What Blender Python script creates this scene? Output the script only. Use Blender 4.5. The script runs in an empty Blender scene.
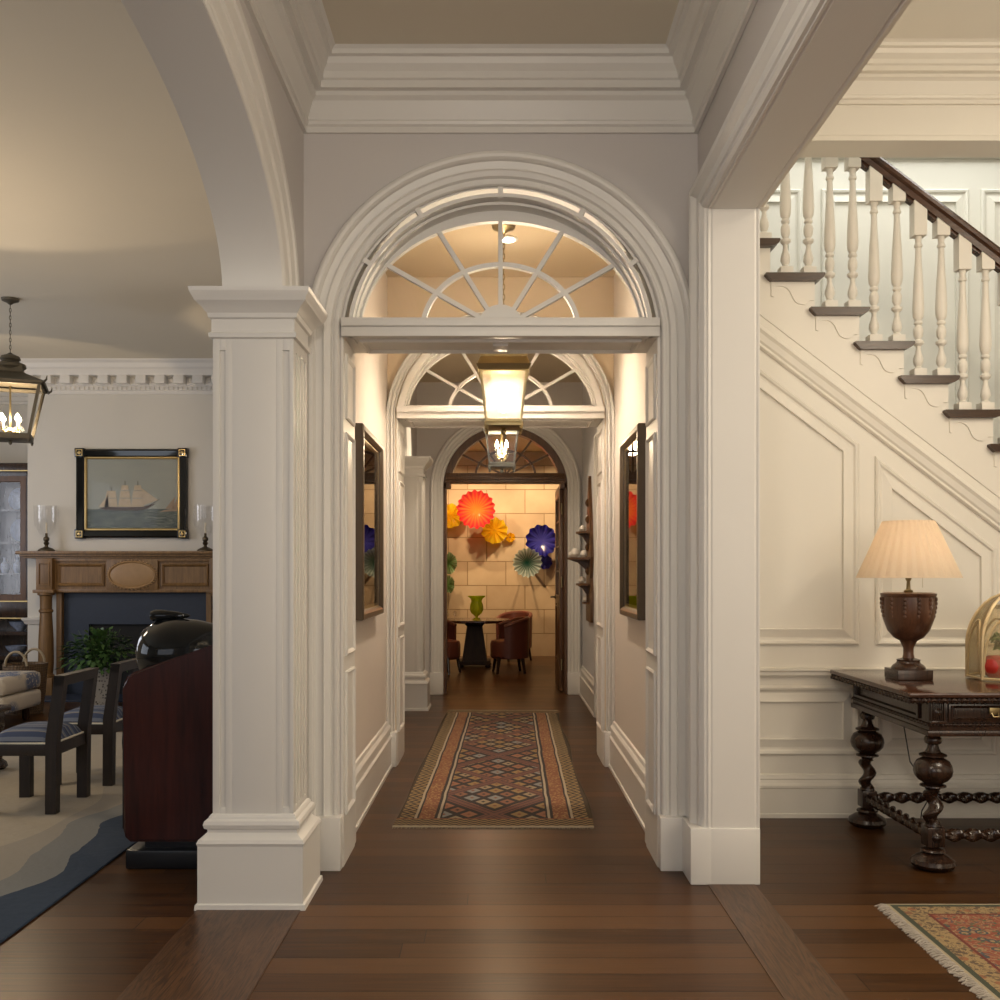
import bpy, bmesh, math, random
from mathutils import Vector as V, Matrix, Euler
C = bpy.context.scene.collection
PI = math.pi
sin, cos = math.sin, math.cos
R = random.Random(7)

# ------------------------------------------------------------------ nodes
class X:
    """a little expression wrapper over math nodes"""
    def __init__(s, nt, so): s.nt, s.so = nt, so
    def _m(s, op, *a):
        n = s.nt.nodes.new('ShaderNodeMath'); n.operation = op
        for i, v in enumerate((s,) + a):
            if isinstance(v, X): s.nt.links.new(v.so, n.inputs[i])
            else: n.inputs[i].default_value = v
        return X(s.nt, n.outputs[0])
    def __add__(s, o): return s._m('ADD', o)
    def __sub__(s, o): return s._m('SUBTRACT', o)
    def __mul__(s, o): return s._m('MULTIPLY', o)
    def __truediv__(s, o): return s._m('DIVIDE', o)
    def lt(s, o): return s._m('LESS_THAN', o)
    def gt(s, o): return s._m('GREATER_THAN', o)
    def mod(s, o): return s._m('FLOORED_MODULO', o)
    def pp(s, o): return s._m('PINGPONG', o)
    def abs(s): return s._m('ABSOLUTE')
    def floor(s): return s._m('FLOOR')
    def sin(s): return s._m('SINE')
    def pw(s, o): return s._m('POWER', o)
    def mx(s, o): return s._m('MAXIMUM', o)
    def mn(s, o): return s._m('MINIMUM', o)

class Mat:
    def __init__(s, name, rough=.5, metal=0, **kw):
        s.m = bpy.data.materials.new(name); s.m.use_nodes = True
        s.nt = s.m.node_tree; s.b = s.nt.nodes['Principled BSDF']
        s.b.inputs['Roughness'].default_value = rough
        s.b.inputs['Metallic'].default_value = metal
        for k, v in kw.items(): s.b.inputs[k.replace('_', ' ')].default_value = v
        s.tc = s.nt.nodes.new('ShaderNodeTexCoord')
    def xyz(s, kind='Object'):
        n = s.nt.nodes.new('ShaderNodeSeparateXYZ'); s.nt.links.new(s.tc.outputs[kind], n.inputs[0])
        return [X(s.nt, o) for o in n.outputs]
    def vec(s, a, b, c):
        n = s.nt.nodes.new('ShaderNodeCombineXYZ')
        for i, v in enumerate((a, b, c)):
            if isinstance(v, X): s.nt.links.new(v.so, n.inputs[i])
            else: n.inputs[i].default_value = v
        return n.outputs[0]
    def noise(s, vec=None, scale=5, detail=3, rough=.5, dist=0):
        n = s.nt.nodes.new('ShaderNodeTexNoise')
        s.nt.links.new(vec if vec is not None else s.tc.outputs['Object'], n.inputs['Vector'])
        n.inputs['Scale'].default_value = scale; n.inputs['Detail'].default_value = detail
        n.inputs['Roughness'].default_value = rough; n.inputs['Distortion'].default_value = dist
        return X(s.nt, n.outputs['Fac'])
    def white(s, vec):
        n = s.nt.nodes.new('ShaderNodeTexWhiteNoise'); s.nt.links.new(vec, n.inputs['Vector'])
        return X(s.nt, n.outputs['Value'])
    def voro(s, vec, scale):
        n = s.nt.nodes.new('ShaderNodeTexVoronoi'); s.nt.links.new(vec, n.inputs['Vector']); n.inputs['Scale'].default_value = scale
        return X(s.nt, n.outputs['Distance']), X(s.nt, n.outputs['Color'])
    def mix(s, f, a, b):
        n = s.nt.nodes.new('ShaderNodeMix'); n.data_type = 'RGBA'; n.clamp_factor = True
        if isinstance(f, X): s.nt.links.new(f.so, n.inputs[0])
        else: n.inputs[0].default_value = f
        for i, c in ((6, a), (7, b)):
            if isinstance(c, tuple): n.inputs[i].default_value = (*c, 1)
            else: s.nt.links.new(c, n.inputs[i])
        return n.outputs[2]
    def col(s, c):
        if isinstance(c, tuple): s.b.inputs['Base Color'].default_value = (*c, 1)
        else: s.nt.links.new(c, s.b.inputs['Base Color'])
        return s
    def bump(s, h, d=.002, strength=1):
        n = s.nt.nodes.new('ShaderNodeBump'); n.inputs['Distance'].default_value = d; n.inputs['Strength'].default_value = strength
        s.nt.links.new(h.so, n.inputs['Height']); s.nt.links.new(n.outputs[0], s.b.inputs['Normal']); return s
    def rgh(s, x): s.nt.links.new(x.so, s.b.inputs['Roughness']); return s

def paint(name, c, rough=.45, var=.04):
    m = Mat(name, rough)
    n = m.noise(scale=2.2, detail=4)
    d = tuple(v * (1 - var) for v in c)
    m.col(m.mix(n, c, d)); return m.m
def plain(name, c, rough=.5, metal=0, var=.15, scale=20, **kw):
    m = Mat(name, rough, metal, **kw); n = m.noise(scale=scale, detail=4)
    m.col(m.mix(n, tuple(v * (1 + var) for v in c), tuple(v * (1 - var) for v in c))); return m.m
def wood(name, c1, c2, rough=.35, axis=2, scale=1., **kw):
    m = Mat(name, rough, **kw); p = m.xyz()
    q = [v * (9. * scale) for v in p]; q[axis] = p[axis] * (.8 * scale)
    n = m.noise(m.vec(*q), scale=3, detail=5, rough=.6, dist=.6)
    n2 = m.noise(m.vec(*q), scale=14, detail=2)
    f = (n * .7 + n2 * .3 - .35) * 3.2
    m.col(m.mix(f, c1, c2)); m.bump(n2, .0006); return m.m
def emit(name, c, s):
    m = bpy.data.materials.new(name); m.use_nodes = True; nt = m.node_tree; nt.nodes.clear()
    e = nt.nodes.new('ShaderNodeEmission'); o = nt.nodes.new('ShaderNodeOutputMaterial')
    e.inputs[0].default_value = (*c, 1); e.inputs[1].default_value = s; nt.links.new(e.outputs[0], o.inputs[0]); return m
def glass(name, c=(1, 1, 1), k=.0, rough=.02, tint=(1, 1, 1), fres=1.45, flat=None):
    """thin pane: transparent + fresnel gloss, optional milky share k"""
    m = bpy.data.materials.new(name); m.use_nodes = True; nt = m.node_tree; nt.nodes.clear()
    o = nt.nodes.new('ShaderNodeOutputMaterial'); t = nt.nodes.new('ShaderNodeBsdfTransparent'); t.inputs[0].default_value = (*tint, 1)
    g = nt.nodes.new('ShaderNodeBsdfGlossy'); g.inputs['Roughness'].default_value = rough
    f = nt.nodes.new('ShaderNodeFresnel'); f.inputs[0].default_value = fres
    mx = nt.nodes.new('ShaderNodeMixShader'); (nt.links.new(f.outputs[0], mx.inputs[0]) if flat is None else setattr(mx.inputs[0], 'default_value', flat)); nt.links.new(t.outputs[0], mx.inputs[1]); nt.links.new(g.outputs[0], mx.inputs[2])
    last = mx
    if k > 0:
        d = nt.nodes.new('ShaderNodeBsdfTranslucent'); d.inputs[0].default_value = (*c, 1)
        d2 = nt.nodes.new('ShaderNodeBsdfDiffuse'); d2.inputs[0].default_value = (*c, 1)
        a = nt.nodes.new('ShaderNodeMixShader'); a.inputs[0].default_value = .5; nt.links.new(d.outputs[0], a.inputs[1]); nt.links.new(d2.outputs[0], a.inputs[2])
        b = nt.nodes.new('ShaderNodeMixShader'); b.inputs[0].default_value = k
        nt.links.new(mx.outputs[0], b.inputs[1]); nt.links.new(a.outputs[0], b.inputs[2]); last = b
    nt.links.new(last.outputs[0], o.inputs[0]); return m

# ------------------------------------------------------------------ mesh helpers
def B(): return bmesh.new()
def box(bm, x0, x1, y0, y1, z0, z1, bev=0):
    if x0 > x1: x0, x1 = x1, x0
    r = bmesh.ops.create_cube(bm, size=1)
    for v in r['verts']:
        v.co = V((x0 + (v.co.x + .5) * (x1 - x0), y0 + (v.co.y + .5) * (y1 - y0), z0 + (v.co.z + .5) * (z1 - z0)))
    if bev:
        es = list({e for v in r['verts'] for e in v.link_edges})
        bmesh.ops.bevel(bm, geom=es, offset=bev, segments=2, affect='EDGES', profile=.6)
    return bm
def prism(bm, pts, axis, a, b):
    """polygon pts (2-D) extruded between a and b on the axis: 0 -> pts are (y,z); 1 -> (x,z); 2 -> (x,y)"""
    def mk(p, t):
        if axis == 0: return V((t, p[0], p[1]))
        if axis == 1: return V((p[0], t, p[1]))
        return V((p[0], p[1], t))
    v0 = [bm.verts.new(mk(p, a)) for p in pts]; v1 = [bm.verts.new(mk(p, b)) for p in pts]
    bm.faces.new(v0); bm.faces.new(list(reversed(v1)))
    n = len(pts)
    for i in range(n): bm.faces.new((v0[i], v0[(i + 1) % n], v1[(i + 1) % n], v1[i]))
    return bm
def sweep(bm, path, N, prof, closed=False, pclosed=True):
    """profile (u,v): u in-plane to the left of travel (N x t), v along N"""
    N = V(N).normalized(); P = [V(p) for p in path]; n = len(P); rings = []
    for i in range(n):
        a = P[i - 1] if (i > 0 or closed) else None
        b = P[(i + 1) % n] if (i < n - 1 or closed) else None
        ns = []
        if a is not None: ns.append(N.cross((P[i] - a).normalized()))
        if b is not None: ns.append(N.cross((b - P[i]).normalized()))
        if len(ns) == 2: s = (ns[0] + ns[1]) / max(.15, 1 + ns[0].dot(ns[1]))
        else: s = ns[0]
        rings.append([bm.verts.new(P[i] + s * u + N * v) for u, v in prof])
    m = len(prof)
    for i in range(n if closed else n - 1):
        r0, r1 = rings[i], rings[(i + 1) % n]
        for j in range(m if pclosed else m - 1):
            k = (j + 1) % m; bm.faces.new((r0[j], r0[k], r1[k], r1[j]))
    if not closed and pclosed:
        bm.faces.new(rings[0]); bm.faces.new(list(reversed(rings[-1])))
    return bm
def lathe(bm, prof, c=(0, 0, 0), seg=24, axis='z', rf=None):
    c = V(c); rings = []
    for r, z in prof:
        ring = []
        for i in range(seg):
            t = 2 * PI * i / seg; rr = max(r, .0003) * (rf(t, z) if rf else 1)
            p = V((rr * cos(t), rr * sin(t), z))
            if axis == 'x': p = V((p.z, p.x, p.y))
            elif axis == 'y': p = V((p.x, p.z, p.y))
            ring.append(bm.verts.new(c + p))
        rings.append(ring)
    for a, b in zip(rings, rings[1:]):
        for i in range(seg): bm.faces.new((a[i], a[(i + 1) % seg], b[(i + 1) % seg], b[i]))
    bm.faces.new(list(reversed(rings[0]))); bm.faces.new(rings[-1])
    return bm
def open_lathe(bm, prof, c, seg=24):
    rings = [[bm.verts.new(V(c) + V((r * cos(2 * PI * i / seg), r * sin(2 * PI * i / seg), z))) for i in range(seg)] for r, z in prof]
    for a, b in zip(rings, rings[1:]):
        for i in range(seg): bm.faces.new((a[i], a[(i + 1) % seg], b[(i + 1) % seg], b[i]))
    bmesh.ops.solidify(bm, geom=bm.faces[:], thickness=.003)
    return bm
def tube(bm, pts, r, seg=8, closed=False):
    P = [V(p) for p in pts]; n = len(P); rr = r if isinstance(r, (list, tuple)) else [r] * n; rings = []; up = None
    for i in range(n):
        a = P[i - 1] if (i > 0 or closed) else P[i]; b = P[(i + 1) % n] if (i < n - 1 or closed) else P[i]
        t = (b - a).normalized()
        if up is None: up = t.orthogonal().normalized()
        up = (up - t * up.dot(t)).normalized(); s = t.cross(up)
        rings.append([bm.verts.new(P[i] + (up * cos(2 * PI * k / seg) + s * sin(2 * PI * k / seg)) * rr[i]) for k in range(seg)])
    for i in range(n if closed else n - 1):
        a, b = rings[i], rings[(i + 1) % n]
        for k in range(seg): bm.faces.new((a[k], a[(k + 1) % seg], b[(k + 1) % seg], b[k]))
    if not closed: bm.faces.new(list(reversed(rings[0]))); bm.faces.new(rings[-1])
    return bm
def twist(bm, p0, p1, r, turns, seg=14, n=60, lobes=2, amp=.28):
    """barley twist"""
    p0, p1 = V(p0), V(p1); d = (p1 - p0); t = d.normalized(); u = t.orthogonal().normalized(); s = t.cross(u); rings = []
    for i in range(n + 1):
        f = i / n; a = f * turns * 2 * PI; ring = []
        for k in range(seg):
            q = 2 * PI * k / seg; rr = r * (1 - amp + amp * cos(lobes * (q - a)))
            off = (u * cos(a) + s * sin(a)) * r * (.22 if lobes == 1 else 0)
            ring.append(bm.verts.new(p0 + d * f + off + (u * cos(q) + s * sin(q)) * rr))
        rings.append(ring)
    for a, b in zip(rings, rings[1:]):
        for k in range(seg): bm.faces.new((a[k], a[(k + 1) % seg], b[(k + 1) % seg], b[k]))
    bm.faces.new(list(reversed(rings[0]))); bm.faces.new(rings[-1]); return bm
def smooth(me, ang=35):
    for p in me.polygons: p.use_smooth = True
    me.set_sharp_from_angle(angle=math.radians(ang))
def obj(name, bm, m, parent=None, ang=35, keep=False, mod=None):
    bmesh.ops.recalc_face_normals(bm, faces=bm.faces)
    if parent is not None:
        w = V((0, 0, 0)); q = parent
        while q is not None: w += q.location; q = q.parent
        org = w
    else:
        if keep: org = V((0, 0, 0))
        else:
            xs = [v.co for v in bm.verts]
            org = V(((min(c.x for c in xs) + max(c.x for c in xs)) / 2, (min(c.y for c in xs) + max(c.y for c in xs)) / 2, min(c.z for c in xs)))
    for v in bm.verts: v.co -= org
    me = bpy.data.meshes.new(name); bm.to_mesh(me); bm.free(); smooth(me, ang)
    for mm in (m if isinstance(m, list) else [m]): me.materials.append(mm)
    o = bpy.data.objects.new(name, me); C.objects.link(o)
    if parent is not None: o.parent = parent
    else: o.location = org
    return o
def thing(name, label, cat, loc=(0, 0, 0), group=None, rz=0):
    o = bpy.data.objects.new(name, None); C.objects.link(o); o.location = loc; o.rotation_euler = (0, 0, rz)
    o.empty_display_size = .1
    return tag(o, label, cat, group)
def tag(o, label, cat, group=None, stuff=False):
    o['label'] = label; o['category'] = cat
    if group: o['group'] = group
    if stuff: o['kind'] = 'stuff'
    return o
def st(name, bm, m, keep=True, ang=17, **k):
    o = obj(name, bm, m, keep=keep, ang=ang, **k); o['kind'] = 'structure'; return o
def dup(root, loc, label=None, rz=None, sc=None):
    def cp(o, par):
        c = o.copy(); C.objects.link(c)
        if par is not None: c.parent = par
        for ch in list(o.children): cp(ch, c)
        return c
    r = cp(root, None); r.location = loc
    if rz is not None: r.rotation_euler = (0, 0, rz)
    if label: r['label'] = label
    return r
def rectpath(a0, a1, b0, b1, pl, t):
    """closed rectangle path on plane pl ('x','y','z' = constant axis) at t"""
    q = [(a0, b0), (a1, b0), (a1, b1), (a0, b1)]
    if pl == 'x': return [(t, a, b) for a, b in q]
    if pl == 'y': return [(a, t, b) for a, b in q]
    return [(a, b, t) for a, b in q]
PANEL = [(0, 0), (0, .010), (.006, .014), (.014, .012), (.020, .006), (.030, .004), (.034, 0)]
def panel(bm, a0, a1, b0, b1, pl, t, N, prof=PANEL):
    p = rectpath(a0, a1, b0, b1, pl, t)
    # make the path run so that N x t points inwards
    c = sum((V(q) for q in p), V()) / 4; t0 = (V(p[1]) - V(p[0])).normalized()
    if V(N).cross(t0).dot(c - V(p[0])) < 0: p.reverse()
    sweep(bm, p, N, prof, closed=True)
def polypanel(bm, pts, N, prof=PANEL):
    c = sum((V(q) for q in pts), V()) / len(pts); t0 = (V(pts[1]) - V(pts[0])).normalized(); pts = list(pts)
    if V(N).cross(t0).dot(c - V(pts[0])) < 0: pts.reverse()
    sweep(bm, pts, N, prof, closed=True)

# ------------------------------------------------------------------ materials
M = {}
M['trim'] = paint('white_trim_paint', (.77, .752, .715), .38)
M['grey'] = paint('grey_wall_paint', (.63, .60, .585), .6)
M['corr'] = paint('corridor_wall_paint', (.74, .68, .62), .55)
M['pale'] = paint('pale_green_white_paint', (.75, .75, .685), .5)
M['cream'] = paint('cream_panelling_paint', (.82, .785, .71), .42)
M['leftwall'] = paint('pale_wall_paint', (.66, .64, .59), .6, .08)
M['ceil'] = paint('ceiling_paint', (.74, .68, .56), .7)
M['tanwall'] = paint('tan_upper_wall_paint', (.70, .58, .42), .6)
M['tanceil'] = paint('tan_ceiling_paint', (.62, .50, .33), .6)
M['bluewhite'] = paint('white_wall_paint', (.74, .75, .78), .5)
def floor_mat():
    m = Mat('dark_pine_planks', .3, Specular_IOR_Level=.18); x, y, z = m.xyz()
    W = .135; yy = y / W; row = yy.floor(); fy = yy - row
    off = m.white(m.vec(row, 3.3, 0)) * 4.0; xx = (x + off) / 3.6; seg = xx.floor(); fx = xx - seg
    tone = m.white(m.vec(row, seg, 1.7))
    gx = x * .35 + tone * 30; g = m.noise(m.vec(gx * 3, y * 26, tone * 7), 1.6, 5, .6, 1.2)
    g2 = m.noise(m.vec(gx * 8, y * 120, 0), 1.2, 2)
    f = (g * .75 + g2 * .25 - .28) * 1.9
    a = m.mix(f, (.018, .0075, .003), (.105, .043, .013))
    b = m.mix((tone - .4) * .9, a, (.15, .068, .024))
    gap = fy.lt(.028).mx(fx.lt(.0009))
    m.col(m.mix(gap, b, (.006, .004, .003)))
    m.rgh(g * .14 + .24); m.bump(g2 * .15 + gap * -1.2, .0012); return m.m
M['floor'] = floor_mat()
def board_mat():
    m = Mat('dark_pine_board', .26, Specular_IOR_Level=.38); x, y, z = m.xyz()
    g = m.noise(m.vec(x * 22, y * 1.1, 0), 1.4, 5, .6, 1.6); w = ((g * 46).sin() + 1) * .5
    f = w * .6 + m.noise(m.vec(x * 120, y * 4, 0), 1.3, 2) * .5 - .1
    m.col(m.mix(f, (.022, .010, .0045), (.14, .066, .027))); m.rgh(g * .12 + .26); return m.m
M['board'] = board_mat()
M['oak'] = wood('honey_oak', (.25, .14, .052), (.13, .070, .025), .42)
M['mahog'] = wood('dark_mahogany', (.045, .022, .013), (.014, .007, .005), .22)
M['mahogtop'] = wood('polished_mahogany_top', (.085, .033, .017), (.028, .012, .008), .10, axis=0)
M['walnut'] = wood('walnut_frame', (.145, .066, .026), (.065, .028, .011), .35)
M['walnut2'] = wood('matt_dark_walnut', (.05, .026, .015), (.022, .012, .008), .6)
M['tread'] = wood('dark_tread_wood', (.075, .038, .018), (.034, .017, .009), .3, axis=0)
M['rail'] = wood('handrail_wood', (.09, .035, .014), (.035, .014, .007), .2, axis=0)
M['chairwood'] = wood('dark_chair_wood', (.028, .018, .013), (.013, .009, .007), .45)
M['cherry'] = wood('cherry_veneer', (.062, .014, .009), (.028, .008, .006), .22, scale=.5)
M['black'] = plain('black_satin', (.012, .012, .014), .3)
M['gloss'] = plain('black_gloss', (.008, .009, .009), .06)
M['brass'] = plain('aged_brass', (.34, .27, .14), .35, 1, .25, 8)
M['verd'] = plain('verdigris_bronze', (.13, .115, .085), .5, .6, .35, 12)
M['bronze'] = plain('dark_bronze', (.09, .07, .045), .4, .8)
M['pewter'] = plain('grey_metal', (.33, .35, .34), .4, .8)
M['gold'] = plain('gilt', (.55, .40, .17), .35, .7)
M['navy'] = plain('navy_slate', (.016, .026, .050), .55)
M['firebox'] = plain('black_firebox', (.006, .006, .006), .8)
M['leather'] = plain('brown_leather', (.13, .038, .024), .38, 0, .25, 6)
M['whiteceramic'] = plain('white_ceramic', (.8, .76, .7), .35)
M['bulb'] = emit('candle_bulb', (1, .78, .45), 60)
M['candle'] = plain('candle_sleeve', (.8, .74, .6), .5)
M['pane'] = glass('clear_pane', fres=1.35)
M['lampglass'] = glass('lantern_pane', (1, .93, .8), .10, .05)
M['milky'] = glass('glare_lantern_pane', (1, .95, .85), .30, .05)  # milky share puts the bulbs' blown-out glare into the glass
M['cabglass'] = glass('cabinet_glass', rough=.03, flat=.02)
M['hurricane'] = glass('hurricane_glass', (.9, .92, .95), .0, .03, flat=.10)
M['picglass'] = glass('picture_glass', rough=.0, fres=1.45)
M['down'] = emit('downlight_glow', (1, .9, .7), 30)

# ------------------------------------------------------------------ constants (metres)
HW = .87                         # half width of the hall
YP = 4.42                        # face of the first arched wall
# floors ------------------------------------------------------------
st('floor', box(B(), -7.2, 6.2, -2.0, 16.2, -.12, 0), M['floor'])
n = 1
for x0, x1, y0, y1 in ((-1.17, -.77, -1.9, 4.1), (.865, 1.06, -1.9, 4.3)):
    b = B(); box(b, x0, x1, y0, y1, -.02, .003)
    o = st('trim_%d' % n, b, M['board'] if y0 < 0 else M['tread']); n += 1
TR = [n]
def trim(bm, m=None, **k):
    o = st('trim_%d' % TR[0], bm, m or M['trim'], **k); TR[0] += 1; return o

# ------------------------------------------------------------------ hall side walls
def arch_wall(x0, x1, y0, y1, ya, yb, zs, rb, ztop, m, name):
    """wall in the YZ plane, arched opening between ya and yb"""
    pts = [(y0, 0), (ya, 0), (ya, zs)]; c = (ya + yb) / 2; a = (yb - ya) / 2; K = 28
    for i in range(1, K): t = PI - PI * i / K; pts.append((c + a * cos(t), zs + rb * sin(t)))
    pts += [(yb, zs), (yb, 0), (y1, 0), (y1, ztop), (y0, ztop)]
    b = B(); prism(b, pts, 0, x0, x1); return st(name, b, m)
CAS = [(0, 0), (0, .018), (.010, .026), (.022, .022), (.03, .026), (.085, .030), (.092, .036), (.100, .033), (.105, .038), (.165, .042), (.172, .05), (.2, .052), (.215, .046), (.225, .040), (.23, 0)]
def arch_path(c, a, rb, zs, z0, K=32, x=0):
    p = []
    if z0 < zs: p.append((c - a, z0))
    for i in range(K + 1): t = PI - PI * i / K; p.append((c + a * cos(t), zs + rb * sin(t)))
    if z0 < zs: p.append((c + a, z0))
    return p
arch_wall(-1.08, -HW, -1.9, YP, 1.36, 3.93, 2.40, .56, 3.62, M['grey'], 'wall_left')
# intrados lining in trim white + casing on the hall face
def arch_lining(x0, x1, ya, yb, zs, rb, xf, sgn, cw=1.0):
    c = (ya + yb) / 2; a = (yb - ya) / 2
    b = B(); p = arch_path(c, a, rb, zs, zs - .3)
    sweep(b, [((x0 + x1) / 2, y, z) for y, z in p], (1, 0, 0), [(-.004, -(x1 - x0) / 2 - .012), (.012, -(x1 - x0) / 2 - .012), (.018, -(x1 - x0) / 2 + .008), (.012, -(x1 - x0) / 2 + .02), (.012, (x1 - x0) / 2 - .02), (.018, (x1 - x0) / 2 - .008), (.012, (x1 - x0) / 2 + .012), (-.004, (x1 - x0) / 2 + .012)])
    trim(b)
    b = B(); P = [(xf, y, z) for y, z in arch_path(c, a, rb, zs, 2.2)]
    N = (sgn, 0, 0)
    # casing must grow outwards
    t0 = (V(P[1]) - V(P[0])).normalized(); s = V(N).cross(t0); out = -1 if (s.y > 0) else 1
    sweep(b, P, N, [(out * u * cw, v * .8) for u, v in CAS])
    trim(b)
arch_lining(-1.08, -HW, 1.36, 3.93, 2.40, .56, -HW, 1)
# right: wide square headed opening
prz = 2.826
st('wall_right', prism(B(), [(-1.9, 0), (-.4, 0), (-.4, prz), (4.18, prz), (4.18, 0), (YP, 0), (YP, 3.62), (-1.9, 3.62)], 0, HW + .002, 1.0765), M['grey'])
# lining of post and beam, casings
b = B(); w2 = (1.0765 - HW) / 2 + .004; xm = (1.0765 + HW) / 2
sweep(b, [(xm, 4.18, 0), (xm, 4.18, prz), (xm, -.4, prz), (xm, -.4, 0)], (1, 0, 0), [(-.002, -w2), (.006, -w2), (.006, -w2 + .004), (.002, -w2 + .012), (.006, -w2 + .02), (.006, w2 - .02), (.002, w2 - .012), (.006, w2 - .004), (.006, w2), (-.002, w2)])
trim(b)
PC = [(0, 0), (0, .02), (.012, .03), (.03, .028), (.034, .036), (.062, .04), (.07, .05), (.082, .062), (.10, .066), (.11, .06), (.112, 0)]
for xf, N, ys in ((HW + .002, (-1, 0, 0), -1), (1.0765, (1, 0, 0), 1)):
    b = B(); P = [(xf, 4.18, 0), (xf, 4.18, prz), (xf, -.4, prz), (xf, -.4, 0)]
    s = V(N).cross(V((0, 0, 1))); out = 1 if s.y > 0 else -1
    sc = 1 if N[0] < 0 else .35
    sweep(b, P, N, [(out * u, v * sc) for u, v in PC]); trim(b)
b = B(); box(b, HW - .078, HW + .01, 4.165, 4.41, 0, .235, .006); box(b, HW - .0, 1.083, 4.166, 4.30, 0, .235, .006); trim(b)
# outer faces of stair hall side of the post painted cream
# ------------------------------------------------------------------ ceilings and shells
st('ceiling', box(B(), -HW - .05, HW + .05, -1.9, YP + .02, 3.55, 3.7), M['ceil'])
st('ceiling_left', box(B(), -7.0, -1.0, -1.9, 11.6, 3.55, 3.7), M['ceil'])
st('ceiling_right', box(B(), 1.02, 6.0, -1.9, 5.08, 3.82, 4.0), M['cream'])
st('ceiling_stairwell', box(B(), 1.02, 6.0, 4.9, 6.7, 4.75, 4.9), M['cream'])
st('ceiling_corridor', box(B(), -1.05, 1.0, YP + .3, 6.9, 3.3, 3.45), M['tanceil'])
st('ceiling_vestibule', box(B(), -1.64, 1.0, 7.0, 10.9, 3.35, 3.5), M['tanceil'])
st('ceiling_dining', box(B(), -3.2, 3.2, 10.9, 15.8, 3.2, 3.35), M['tanceil'])
# crown of the hall (runs round three sides)
CROWN = [(0, -.31), (.016, -.31), (.016, -.285), (.026, -.278), (.030, -.265), (.022, -.255), (.030, -.235), (.05, -.185), (.066, -.17), (.066, -.15), (.092, -.148), (.094, -.118), (.104, -.112), (.108, -.085), (.125, -.06), (.132, -.035), (.15, -.03), (.154, -.012), (.168, 0), (0, 0)]
def crown(path, z, prof=CROWN, m=None):
    b = B(); P = [(x, y, z) for x, y in path]; sweep(b, P, (0, 0, 1), prof); return trim(b, m)
crown([(HW, -1.8), (HW, YP), (-HW, YP), (-HW, -1.8)], 3.55)
# back wall of hall, behind the camera
st('wall_back', box(B(), -7.0, 6.0, -2.0, -1.9, 0, 4.0), M['grey'])

# ------------------------------------------------------------------ portals with fanlights
def xz_arch(a, rb, zs, K=40, z0=None):
    p = []
    if z0 is not None: p.append((-a, z0))
    for i in range(K + 1): t = PI - PI * i / K; p.append((a * cos(t), zs + rb * sin(t)))
    if z0 is not None: p.append((a, z0))
    return p
def ring(bm, a0, b0, a1, b1, zc, y0, y1, K=40, t0=0, t1=PI):
    """elliptical annulus extruded along y"""
    o = []
    for i in range(K + 1):
        t = t0 + (t1 - t0) * i / K
        o.append((V((a0 * cos(t), 0, zc + b0 * sin(t))), V((a1 * cos(t), 0, zc + b1 * sin(t)))))
    q = []
    for p0, p1 in o:
        q.append([bm.verts.new((p0.x, y0, p0.z)), bm.verts.new((p1.x, y0, p1.z)), bm.verts.new((p1.x, y1, p1.z)), bm.verts.new((p0.x, y1, p0.z))])
    for a, b in zip(q, q[1:]):
        for j in range(4): bm.faces.new((a[j], a[(j + 1) % 4], b[(j + 1) % 4], b[j]))
    bm.faces.new(q[0]); bm.faces.new(list(reversed(q[-1])))
PCAS = [(-.002, 0), (-.002, .018), (.004, .026), (.018, .026), (.022, .016), (.029, .016), (.036, .032), (.056, .040), (.062, .046), (.066, .030), (.074, .030), (.098, .038), (.102, .052), (.110, .062), (.122, .064), (.134, .060), (.14, .05), (.142, 0)]
def bar(bm, p, q, w, y0, y1):
    p, q = V(p), V(q); d = (q - p).normalized(); s = V((-d.y, d.x)) * w / 2
    prism(bm, [tuple(p + s), tuple(p - s), tuple(q - s), tuple(q + s)], 1, y0, y1)
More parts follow.
